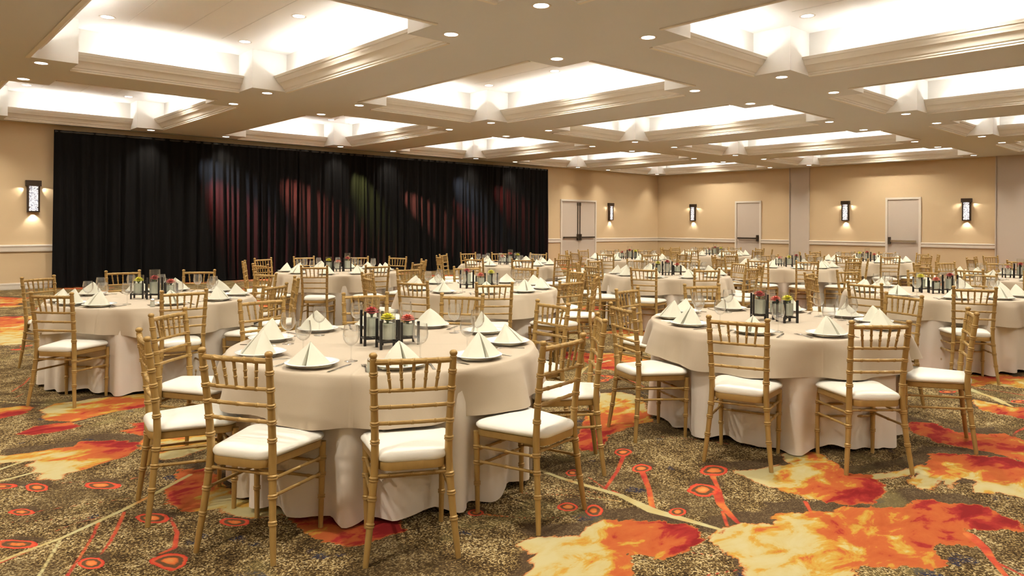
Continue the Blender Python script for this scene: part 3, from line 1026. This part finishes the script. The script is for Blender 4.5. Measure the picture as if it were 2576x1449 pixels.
def post_xy(z):
    pts = [(0.0, 0.0, 0.200), (0.2, -0.024, 0.178), (0.40, -0.045, 0.162), (0.46, -0.047, 0.160), (0.60, -0.036, 0.163), (0.75, -0.018, 0.168), (0.89, 0.002, 0.173)]
    for a, b2 in zip(pts, pts[1:]):
        if z <= b2[0]:
            t = (z - a[0]) / (b2[0] - a[0])
            return a[1] + t * (b2[1] - a[1]), a[2] + t * (b2[2] - a[2])
    return pts[-1][1:]


def make_chair():
    """Origin on the floor midway between the rear feet; the back faces +x, the seat lies towards -x."""
    root = empty('chiavari_chair')
    g = 'gold_paint'
    zs = [0.0, 0.05, 0.10, 0.20, 0.30, 0.38, 0.44, 0.50, 0.56, 0.62, 0.70, 0.78, 0.84, 0.888]
    rr = [0.0125, 0.0135, 0.0145, 0.0155, 0.0165, 0.0175, 0.018, 0.0172, 0.0168, 0.0165, 0.016, 0.016, 0.0155, 0.015]
    for s in (-1, 1):
        path = [(post_xy(z)[0], s * post_xy(z)[1], z) for z in zs]
        m = MB().tube(path, rr, 10, [z / 0.888 for z in (0.17, 0.28, 0.36, 0.52, 0.60, 0.672, 0.745, 0.82)])
        x, y = post_xy(0.888)
        post = obj('rear_post', m.data('rear_post', g), root)
        m = MB().lathe([(0.0145, 0.0), (0.0115, 0.004), (0.0165, 0.010), (0.0185, 0.017), (0.016, 0.024), (0.009, 0.029), (0.0, 0.030)], 10, (x, s * y, 0.885))
        obj('finial', m.data('finial', g), post)
        m = MB().tube([(-0.400, s * 0.180, 0.0), (-0.403, s * 0.183, 0.2), (-0.406, s * 0.186, 0.415)], [0.0115, 0.0145, 0.0165], 10, [0.36, 0.62, 0.81])
        obj('front_leg', m.data('front_leg', g), root)

    def bar(name, p, q, r, rings=(), bow=0.0, n=8):
        P = []
        for k in range(7):
            t = k / 6
            v = Vector(p).lerp(Vector(q), t)
            v.x += bow * (1 - (2 * t - 1) ** 2)
            P.append(v)
        obj(name, MB().tube(P, r, n, rings, 0.0018, 0.004).data(name, g), root)

    def back(name, z, r, rings, bow=0.006):
        x, y = post_xy(z)
        bar(name, (x, -y, z), (x, y, z), r, rings, bow)
    back('top_rail', 0.872, 0.0128, (0.2, 0.35, 0.5, 0.65, 0.8), 0.010)
    for z in (0.745, 0.672, 0.600):
        back('back_rail', z, 0.0092, (0.2, 0.5, 0.8), 0.008)
    for k in range(5):
        t = -1 + k * 0.5
        xa, ya = post_xy(0.745)
        xb, yb = post_xy(0.872)
        bo = 1 - t * t * 0.42
        m = MB().tube([(xa + 0.008 * bo, t * 0.098, 0.745), (xb + 0.010 * bo, t * 0.114, 0.872)], [0.0062, 0.0078], 8, (0.38, 0.62), 0.0022, 0.0035)
        obj('spindle', m.data('spindle', g), root)
    # seat frame and cushion share a rounded trapezoid outline
    def outline(grow, z, k=7):
        cs = [(-0.425 - grow, 0.208 + grow), (-0.012 + grow * 0.3, 0.160 + grow)]
        pts = []
        R = 0.072 + grow
        corners = [(cs[1][0], cs[1][1]), (cs[0][0], cs[0][1]), (cs[0][0], -cs[0][1]), (cs[1][0], -cs[1][1])]
        for i, (x, y) in enumerate(corners):
            cx = x + (R if x < -0.2 else -R)
            cy = y - math.copysign(R, y)
            a0 = [0, PI / 2, PI, 3 * PI / 2][i]
            for q in range(k):
                a = a0 + q / (k - 1) * PI / 2
                pts.append((cx + R * math.cos(a), cy + R * math.sin(a), z))
        return pts
    m = MB().loft([outline(-0.012, 0.398), outline(-0.008, 0.402), outline(-0.008, 0.432), outline(-0.014, 0.436)])
    obj('seat_frame', m.data('seat_frame', g), root)
    loops = []
    for grow, z in ((-0.014, 0.434), (-0.003, 0.437), (0.004, 0.446), (0.003, 0.455), (-0.009, 0.4655), (-0.030, 0.4730), (-0.058, 0.4780)):
        loops.append(outline(grow, z))
    cx = sum(p[0] for p in loops[-1]) / len(loops[-1])
    for sc, z in ((0.78, 0.4815), (0.45, 0.4845), (0.12, 0.4855)):
        loops.append([(cx + (p[0] - cx) * sc, p[1] * sc, z) for p in loops[6]])
    obj('seat_cushion', MB().loft(loops).data('seat_cushion', 'ivory_vinyl', True, 1.5), root)
    for s in (-1, 1):
        for zr, zf in ((0.352, 0.338), (0.280, 0.262)):
            x, y = post_xy(zr)
            bar('stretcher', (x, s * y, zr), (-0.404, s * 0.184, zf), 0.0078, (0.08, 0.5, 0.92))
    x, y = post_xy(0.372)
    bar('stretcher', (x, -y, 0.372), (x, y, 0.372), 0.0078, (0.2, 0.5, 0.8))
    for z in (0.318, 0.240):
        bar('stretcher', (-0.404, -0.183, z), (-0.404, 0.183, z), 0.0075, (0.2, 0.5, 0.8))
    return root


chair0 = make_chair()

# ------------------------------------------------------------------ tables: centre, what to call it, chairs (angle about the centre, distance of the rear feet)


def ring(phi, r=1.31, skip=(), jit=0.0, seed=1):
    q = random.Random(seed)
    return [(phi + 36 * k + q.uniform(-jit, jit), r + q.uniform(-0.01, 0.06)) for k in range(10) if k not in skip]


TABLES = [
    ((2.35, 3.72), 'the nearest table left of centre', [(172, 1.32), (-152, 1.305), (-117, 1.30), (-81, 1.31), (-41, 1.31), (-4, 1.35), (33, 1.44), (64, 1.50), (96, 1.47), (131, 1.41)]),
    ((5.15, 2.70), 'the near table on the right', [(-161, 1.29), (-124, 1.27, -130), (-74, 1.29, -67), (-22, 1.35), (55, 1.37), (95, 1.31), (159, 1.31)]),
    ((2.08, 7.45), 'the left table before the drape', [(-140, 1.28), (-95, 1.24), (-58, 1.35), (-20, 1.33), (18, 1.36), (57, 1.62), (85, 1.75), (121, 1.46)]),
    ((5.38, 9.90), "the table before the drape's middle", [(-131, 1.40), (-96, 1.40), (-60, 1.35), (-22, 1.35), (22, 1.6), (48, 1.5), (82, 1.6), (113, 1.5), (150, 1.36), (-168, 1.36)]),
    ((5.25, 6.35), 'the table behind the nearest one', [(-159, 1.32), (-123, 1.36), (-88, 1.42), (-52, 1.35), (-15, 1.35), (23, 1.37), (57, 1.32), (94, 1.30), (130, 1.33), (166, 1.30)]),
    ((8.85, 9.80), "the table by the drape's end", [(-159, 1.32), (-123, 1.36), (-90, 1.35), (-52, 1.33), (-8, 1.3), (22, 1.34), (56, 1.33), (82, 1.5), (121, 1.32), (160, 1.35)]),
    ((8.85, 6.30), 'the mid-distance table right of centre', [(-158, 1.30), (-121, 1.29), (-86, 1.33), (-50, 1.35), (-22, 1.30), (20, 1.34), (57, 1.33), (93, 1.35), (128, 1.33), (163, 1.31)]),
    ((12.50, 6.25), 'the table below the grey column', ring(4, seed=5, jit=2)),
    ((8.80, 2.70), 'the second table on the right', [(-148, 1.27), (-112, 1.33), (-76, 1.33), (-40, 1.36), (-4, 1.35), (22, 1.42), (62, 1.35), (98, 1.34), (134, 1.33), (171, 1.37)]),
    ((12.35, 9.80), 'the table beside the double door', ring(20, seed=6, jit=3)),
    ((15.95, 9.90), 'the farthest table, back corner', ring(10, seed=7, jit=3)),
    ((15.80, 6.15), 'the table by the rightmost door', ring(5, seed=8, jit=3)),
    ((12.40, 2.70), 'the table at the right edge', ring(24, seed=9, jit=2)),
    ((16.00, 2.75), 'the unseen table past the right edge', [(62, 1.55), (124, 1.55), (98, 1.4), (160, 1.38), (-165, 1.35)]),
]
CHAIR_TABLE_ONLY = {13}          # only chairs of that table reach into the picture


def seat_words(angles, c):
    """Counts seats round from the one nearest the camera: words for each."""
    cam_a = math.degrees(math.atan2(-c[1], -c[0]))
    rel = [(a - cam_a + 180) % 360 - 180 for a in angles]
    order = sorted(range(len(rel)), key=lambda k: abs(rel[k]))
    front = order[0]
    right = sorted([k for k in range(len(rel)) if k != front and (rel[k] - rel[front]) % 360 <= 180], key=lambda k: (rel[k] - rel[front]) % 360)
    left = sorted([k for k in range(len(rel)) if k != front and k not in right], key=lambda k: (rel[front] - rel[k]) % 360)
    w = {front: 'frontmost'}
    for i, k in enumerate(right):
        w[k] = '%s right from the front' % ORD[i]
    for i, k in enumerate(left):
        w[k] = '%s left from the front' % ORD[i]
    return [w[k] for k in range(len(rel))]


first = True
for ti, (c, tname, seats) in enumerate(TABLES):
    words = seat_words([s[0] for s in seats], c)
    for s, w in zip(seats, words):
        a, r = s[:2]
        t = math.radians(a)
        p = (c[0] + r * math.cos(t), c[1] + r * math.sin(t), 0)
        t = math.radians(s[2] if len(s) > 2 else a)
        if not (in_view(p[0], p[1], 0.9, 0.03) or in_view(p[0], p[1], 0.4, 0.03)):
            continue
        twist = random.Random(ti * 31 + int(a)).uniform(-0.05, 0.05) if len(s) < 3 else 0
        lab = 'gold chiavari chair, %s at %s' % (w, tname)
        if ti == 13:
            lab = {62: 'far gold chiavari chair to the lower right of the rightmost sconce', 124: 'far gold chiavari chair standing straight below the rightmost sconce',
                   98: 'far gold chiavari chair between the two below the rightmost sconce'}.get(int(a), 'far gold chiavari chair lowest below the rightmost sconce by the right edge')
        if first:
            chair0.location, chair0.rotation_euler = p, (0, 0, t + twist)
            tag(chair0, lab, 'chair', 'gold chairs around the banquet tables')
            first = False
        else:
            copy_tree(chair0, p, t + twist, lab, 'gold chairs around the banquet tables', 'chair')

# ------------------------------------------------------------------ table, cloths


def make_table():
    root = empty('banquet_table')
    obj('table_top', MB().lathe([(0.0, TZ - 0.03), (TR - 0.02, TZ - 0.03), (TR - 0.008, TZ - 0.022), (TR - 0.008, TZ - 0.008), (TR - 0.014, TZ - 0.004), (0.0, TZ - 0.004)], 48).data('table_top', 'table_board'), root)
    for s in (-1, 1):
        for q in (-1, 1):
            m = MB().tube([(s * 0.45, q * 0.22, 0.0), (s * 0.42, q * 0.22, TZ - 0.03)], 0.014, 8)
            m.tube([(s * 0.43, q * 0.22, 0.25), (s * 0.43, 0, 0.25)], 0.009, 6)
            obj('folding_leg', m.data('folding_leg', 'dark_metal'), root)
    return root


def cloth_meshes(seed, angles, dists, hem):
    """Floor-length under-cloth and shorter overlay of one table, with folds that give way to the chair fronts."""
    q = random.Random(seed)
    n = 240
    ns = [(q.choice((9, 10, 11)), q.uniform(0, 6), 0.014), (q.choice((17, 19, 21)), q.uniform(0, 6), 0.021), (q.choice((29, 31)), q.uniform(0, 6), 0.008)]
    no = [(q.choice((5, 6, 7)), q.uniform(0, 6), 0.022), (q.choice((11, 12, 13)), q.uniform(0, 6), 0.034), (q.choice((19, 22)), q.uniform(0, 6), 0.012)]
    ph = q.uniform(0, 6)

    def wave(terms, a):
        s = 0
        for k, p, amp in terms:
            v = math.sin(k * a + p + 0.5 * math.sin(3 * a + ph))
            s += amp * math.copysign(abs(v) ** 0.75, v)
        return s

    def chair_dent(a):
        d = 0.0
        for t, r in zip(angles, dists):
            e = abs((a - math.radians(t) + PI) % (2 * PI) - PI)
            if r < 1.36:
                d = max(d, min(1, max(0, (0.30 - e) / 0.10)))
        return d
    A = [2 * PI * k / n for k in range(n)]
    lo, ov = [], []
    for z0 in np.linspace(TZ - 0.006, 0.0, 15):
        t = (TZ - 0.006 - z0) / TZ
        lp = []
        for a in A:
            w = wave(ns, a)
            dent = chair_dent(a)
            r = TR - 0.004 + (t ** 0.8) * (w + 0.012 - 0.050 * dent)
            z = z0 + (0.012 + 0.012 * (1 + math.sin(7 * a + ph)) - 0.3 * w) * t if t > 0.9 else z0
            lp.append((r * math.cos(a), r * math.sin(a), max(0.006, z)))
        lo.append(lp)
    top = [[(r * math.cos(a), r * math.sin(a), TZ) for a in A] for r in (0.02, 0.4, 0.75)]
    ov += top
    for r, z in ((TR - 0.03, TZ), (TR - 0.008, TZ - 0.001), (TR + 0.002, TZ - 0.006), (TR + 0.007, TZ - 0.018)):
        ov.append([(r * math.cos(a), r * math.sin(a), z) for a in A])
    for t in np.linspace(0.12, 1, 9):
        lp = []
        for a in A:
            h = hem + 0.018 * math.sin(2 * a + ph) + 0.012 * math.sin(5 * a + 2 * ph)
            w = wave(no, a)
            r = TR + 0.010 + (t ** 0.75) * (w + 0.046)
            lp.append((r * math.cos(a), r * math.sin(a), TZ - 0.01 - t * (TZ - 0.01 - h)))
        ov.append(lp)
    return MB().loft(lo, False, False).data('tablecloth', 'base_linen', True, 3.0), MB().loft(ov, True, False).data('cloth_overlay', 'overlay_linen', True, 3.0)


# ------------------------------------------------------------------ place settings


def make_plate():
    prof = [(0.0, 0.006), (0.075, 0.006), (0.079, 0.0), (0.084, 0.0), (0.088, 0.008), (0.115, 0.018), (0.133, 0.0225), (0.136, 0.0245), (0.133, 0.0262), (0.112, 0.0225), (0.092, 0.0135), (0.085, 0.011), (0.0, 0.011)]
    return MB().lathe(prof, 36).data('dinner_plate', 'porcelain', True, 1.0)


def make_napkin(kind):
    """Pyramid-folded napkin: two front flaps meeting in an open seam towards +x, a closed back."""
    base = [(0.105, -0.012), (0.098, -0.055), (0.070, -0.100), (0.030, -0.105), (-0.030, -0.082), (-0.075, -0.042), (-0.088, 0.0), (-0.075, 0.042), (-0.030, 0.082), (0.030, 0.105), (0.070, 0.100), (0.098, 0.055), (0.105, 0.012), (0.045, 0.006), (0.028, 0.0), (0.045, -0.006)]
    h = (0.122, 0.132, 0.112)[kind]
    base = [(x * 0.98, y * 1.12) for x, y in base]
    lean = (0.0, 0.012, -0.012)[kind]
    loops = []
    for t in (0, 0.12, 0.3, 0.5, 0.7, 0.86, 0.96, 1.0):
        s = (1 - t) ** (0.80 + 0.1 * kind)
        lp = []
        for k, (x, y) in enumerate(base):
            w = 1 + (0.07 * math.sin(t * PI) if k in (2, 3, 9, 10) else -0.05 * math.sin(t * PI) if k in (5, 6, 7) else 0)
            lp.append((x * s * w - 0.012 * t + 0.004, y * s * w + lean * t, t * h))
        loops.append(lp)
    loops[-1] = [(-0.008 + 0.003 * math.cos(2 * PI * k / 16), lean + 0.003 * math.sin(2 * PI * k / 16), h) for k in range(16)]
    return MB().loft(loops).data('napkin', 'napkin_linen', True, 0.6)


def make_goblet():
    root = empty('wine_glass')
    bowl = [(0.004, 0.082), (0.018, 0.087), (0.032, 0.100), (0.041, 0.120), (0.0435, 0.140), (0.041, 0.165), (0.036, 0.192), (0.0345, 0.192), (0.0395, 0.165), (0.042, 0.140), (0.0395, 0.121), (0.031, 0.102), (0.017, 0.0895), (0.0, 0.086)]
    obj('bowl', MB().lathe(bowl, 20).data('bowl', 'clear_glass', True, 1.2), root)
    stem = [(0.0, 0.0), (0.034, 0.0), (0.035, 0.002), (0.020, 0.005), (0.006, 0.010), (0.0038, 0.020), (0.0035, 0.060), (0.005, 0.078), (0.006, 0.083), (0.0, 0.084)]
    obj('stem', MB().lathe(stem, 14).data('stem', 'clear_glass', True, 1.2), root)
    return root


def make_cutlery(kind):
    m = MB()

    def blade(pts, th=0.0022):
        loops = [[(x, -w, z), (x, w, z), (x, w * 0.8, z + th), (x, -w * 0.8, z + th)] for x, w, z in pts]
        m.loft(loops)
    if kind == 'fork':
        blade([(0.095, 0.008, 0), (0.09, 0.0095, 0), (0.02, 0.0045, 0.002), (-0.03, 0.0035, 0.006), (-0.05, 0.010, 0.003), (-0.062, 0.0125, 0.001)])
        for y in (-0.0105, -0.0035, 0.0035, 0.0105):
            m.box(-0.100, -0.060, y - 0.0016, y + 0.0016, 0.001, 0.003)
    else:
        blade([(0.105, 0.006, 0), (0.10, 0.0085, 0), (0.01, 0.006, 0.001), (-0.0, 0.008, 0), (-0.09, 0.0095, 0), (-0.115, 0.003, 0)])
    return m.data(kind, 'steel', True, 0.5)


def make_stand(ph, s, zr):
    """Black square stand: four posts tied by rails on which the vase sits."""
    root = empty('vase_stand')
    h = s / 2
    for x in (-1, 1):
        for y in (-1, 1):
            obj('post', MB().box(x * h - 0.007, x * h + 0.007, y * h - 0.007, y * h + 0.007, 0, ph).data('post', 'black_wood', False), root)
    for k, (x0, x1, y0, y1) in enumerate(((-h, h, -h - 0.004, -h + 0.004), (-h, h, h - 0.004, h + 0.004), (-h - 0.004, -h + 0.004, -h, h), (h - 0.004, h + 0.004, -h, h))):
        obj('rail', MB().box(x0, x1, y0, y1, zr - 0.008, zr).data('rail', 'black_wood', False), root)
    for a in (0, 1):
        obj('cross_bar', (MB().box(-h, h, -0.004, 0.004, zr - 0.008, zr) if a else MB().box(-0.004, 0.004, -h, h, zr - 0.008, zr)).data('cross_bar', 'black_wood', False), root)
    return root


def make_vase(h, water, r=0.047):
    root = empty('glass_vase')
    obj('glass_wall', MB().lathe([(0.0, 0.0), (r, 0.0), (r, h), (r - 0.003, h), (r - 0.003, 0.008), (0.0, 0.008)], 24).data('glass_wall', 'vase_glass', True, 0.6), root)
    obj('water', MB().lathe([(0.0, 0.009), (r - 0.004, 0.009), (r - 0.004, water), (0.0, water)], 20).data('water', 'vase_water', True, 0.6), root)
    return root


def make_flower(mat):
    root = empty('floating_bloom')
    for lay, (nn, r0, r1, z0, z1, w) in enumerate(((13, 0.010, 0.0430, 0.0, 0.010, 0.013), (11, 0.008, 0.040, 0.008, 0.022, 0.013), (8, 0.005, 0.032, 0.014, 0.033, 0.013), (5, 0.001, 0.018, 0.018, 0.040, 0.010))):
        for k in range(nn):
            a = 2 * PI * (k + 0.5 * (lay % 2)) / nn
            ca, sa = math.cos(a), math.sin(a)
            loops = []
            for t in (0, 0.35, 0.7, 0.92, 1.0):
                r = r0 + (r1 - r0) * t
                ww = w * math.sin(PI * (0.12 + 0.8 * t)) ** 0.7
                z = z0 + (z1 - z0) * t + 0.004 * math.sin(PI * t)
                loops.append([(r * ca - y * sa, r * sa + y * ca, z + dz) for y, dz in ((-ww, 0.0), (0, -0.0015), (ww, 0.0), (0, 0.002))])
            obj('petal', MB().loft(loops).data('petal', mat, True, 1.5), root)
    obj('calyx', MB().lathe([(0.0, -0.022), (0.006, -0.022), (0.009, -0.006), (0.020, 0.0), (0.0, 0.003)], 10).data('calyx', 'leaf_green'), root)
    return root


protos = []


def proto(o):
    protos.append(o)
    return o


table0 = proto(make_table())
plate_me = make_plate()
goblet0 = proto(make_goblet())
nap = [make_napkin(k) for k in range(3)]
fork_me, knife_me = make_cutlery('fork'), make_cutlery('knife')
stands = [proto(make_stand(0.205, 0.104, 0.045)), proto(make_stand(0.170, 0.104, 0.045)), proto(make_stand(0.140, 0.104, 0.045))]
vases = [proto(make_vase(0.235, 0.115)), proto(make_vase(0.180, 0.098)), proto(make_vase(0.140, 0.075))]
blooms = [proto(make_flower('red_petal')), proto(make_flower('yellow_petal')), proto(make_flower('coral_petal'))]
BZ = [0.045 + 0.140, 0.045 + 0.118, 0.045 + 0.092]
SIZES = ['tall', 'medium', 'low']
BLOOM = ['red', 'yellow', 'coral']
PLACES = 10

for ti, (c, tname, seats) in enumerate(TABLES):
    if ti in CHAIR_TABLE_ONLY:
        continue
    q = random.Random(100 + ti)
    copy_tree(table0, (c[0], c[1], 0), q.uniform(0, 3), 'round folding banquet table hidden under cloths, %s' % tname, 'banquet tables', 'table')
    ang = [s[0] for s in seats]
    base, over = cloth_meshes(40 + ti, ang, [s[1] for s in seats], 0.505)
    tag(obj('tablecloth', base, None, (c[0], c[1], 0)), 'pale floor-length tablecloth hanging in folds around %s' % tname, 'tablecloth', 'floor-length tablecloths')
    tag(obj('cloth_overlay', over, None, (c[0], c[1], 0)), 'beige linen overlay covering the top of %s' % tname, 'tablecloth', 'beige cloth overlays')
    # ten places; those without a chair in the photograph are set as well
    places = sorted(a % 360 for a in ang)
    while len(places) < PLACES:
        gaps = [((places[(k + 1) % len(places)] - places[k]) % 360, k) for k in range(len(places))]
        g, k = max(gaps)
        places = sorted(places + [(places[k] + g / 2) % 360])
    words = seat_words(places, c)
    fine = ti in (0, 1, 2, 4, 8)
    for a, w in zip(places, words):
        t = math.radians(a)
        er, et = Vector((math.cos(t), math.sin(t), 0)), Vector((-math.sin(t), math.cos(t), 0))
        cc = Vector((c[0], c[1], 0))
        p = cc + er * (0.735 + q.uniform(-0.01, 0.015)) + Vector((0, 0, TZ + 0.0005))
        if not in_view(p.x, p.y, TZ, 0.02):
            continue
        tag(obj('dinner_plate', plate_me, None, p, t), 'white dinner plate, %s on %s' % (w, tname), 'plate', 'dinner plates')
        k = q.randrange(3)
        o = obj('napkin', nap[k], None, p + Vector((0, 0, 0.0115)), t + q.uniform(-0.5, 0.5))
        tag(o, 'folded cream napkin, %s at %s' % (w, tname), 'napkin', 'folded napkins')
        gp = cc + er * (0.555 + q.uniform(-0.02, 0.02)) + et * (0.115 + q.uniform(-0.02, 0.02)) + Vector((0, 0, TZ + 0.0005))
        copy_tree(goblet0, gp, q.uniform(0, 3), 'empty wine glass, %s on %s' % (w, tname), 'wine glasses', 'wine glass')
        if fine:
            for me, off, nm, g in ((fork_me, -0.165, 'fork', 'table forks'), (knife_me, 0.165, 'knife', 'table knives')):
                kp = cc + er * (0.735 + q.uniform(-0.015, 0.015)) + et * (off + q.uniform(-0.006, 0.006)) + Vector((0, 0, TZ + 0.001))
                tag(obj(nm, me, None, kp, t + q.uniform(-0.06, 0.06)), 'steel table %s, %s on %s' % (nm, w, tname), nm, g)
    # centrepiece: three stands with vases and a floating bloom each
    cam_a = math.atan2(-c[1], -c[0])
    e1 = Vector((math.cos(cam_a), math.sin(cam_a), 0))       # towards the camera
    e2 = Vector((-math.sin(cam_a), math.cos(cam_a), 0))      # to the right
    lay = [(0.02, -0.085), (0.16, 0.01), (0.02, 0.13)] if ti == 0 else [(q.uniform(-0.04, 0.05), -0.13), (q.uniform(0.0, 0.12), 0.01 + q.uniform(-0.01, 0.02)), (q.uniform(-0.06, 0.02), 0.15)]
    kinds = [0, 1, 2] if ti == 0 else q.sample([0, 1, 2], 3)
    if ti == 2:
        kinds = [1, 0, 2]
    if ti == 1:
        lay, kinds = [(-0.02, -0.09), (0.02, 0.11), (-0.17, 0.03)], [0, 1, 2]
    for (u, v), k in zip(lay, kinds):
        p = Vector((c[0], c[1], TZ + 0.0005)) + e1 * u + e2 * v
        rz = q.uniform(0, 1.5) if ti else cam_a + 0.25
        copy_tree(stands[k], p, rz, '%s black vase stand in the centrepiece of %s' % (SIZES[k], tname), 'black vase stands', 'stand')
        copy_tree(vases[k], p + Vector((0, 0, 0.0455)), rz, 'clear glass vase in the %s black stand on %s' % (SIZES[k], tname), 'glass cylinder vases', 'vase')
        copy_tree(blooms[k], p + Vector((0, 0, BZ[k])), rz, '%s bloom floating in the %s vase on %s' % (BLOOM[k], SIZES[k], tname), 'floating blooms', 'flower')

# glass salt shakers with steel caps


def make_shaker():
    root = empty('salt_shaker')
    obj('glass_body', MB().lathe([(0.0, 0.0), (0.019, 0.0), (0.020, 0.004), (0.016, 0.05), (0.0, 0.05)], 14).data('glass_body', 'vase_water', True, 0.8), root)
    obj('steel_cap', MB().lathe([(0.0165, 0.05), (0.0175, 0.053), (0.0165, 0.062), (0.010, 0.069), (0.0, 0.070)], 14).data('steel_cap', 'steel', True, 0.8), root)
    return root


sh = make_shaker()
sh.location = (1.84, 3.05, TZ + 0.0005)
tag(sh, 'small salt shaker with steel cap on the nearest table left of centre', 'shaker', 'salt shakers')
copy_tree(sh, (1.85, 6.66, TZ + 0.0005), 0, 'small salt shaker with steel cap on the left table before the drape', 'salt shakers', 'shaker')

for o in protos:
    for ch in list(o.children):
        bpy.data.objects.remove(ch)
    bpy.data.objects.remove(o)
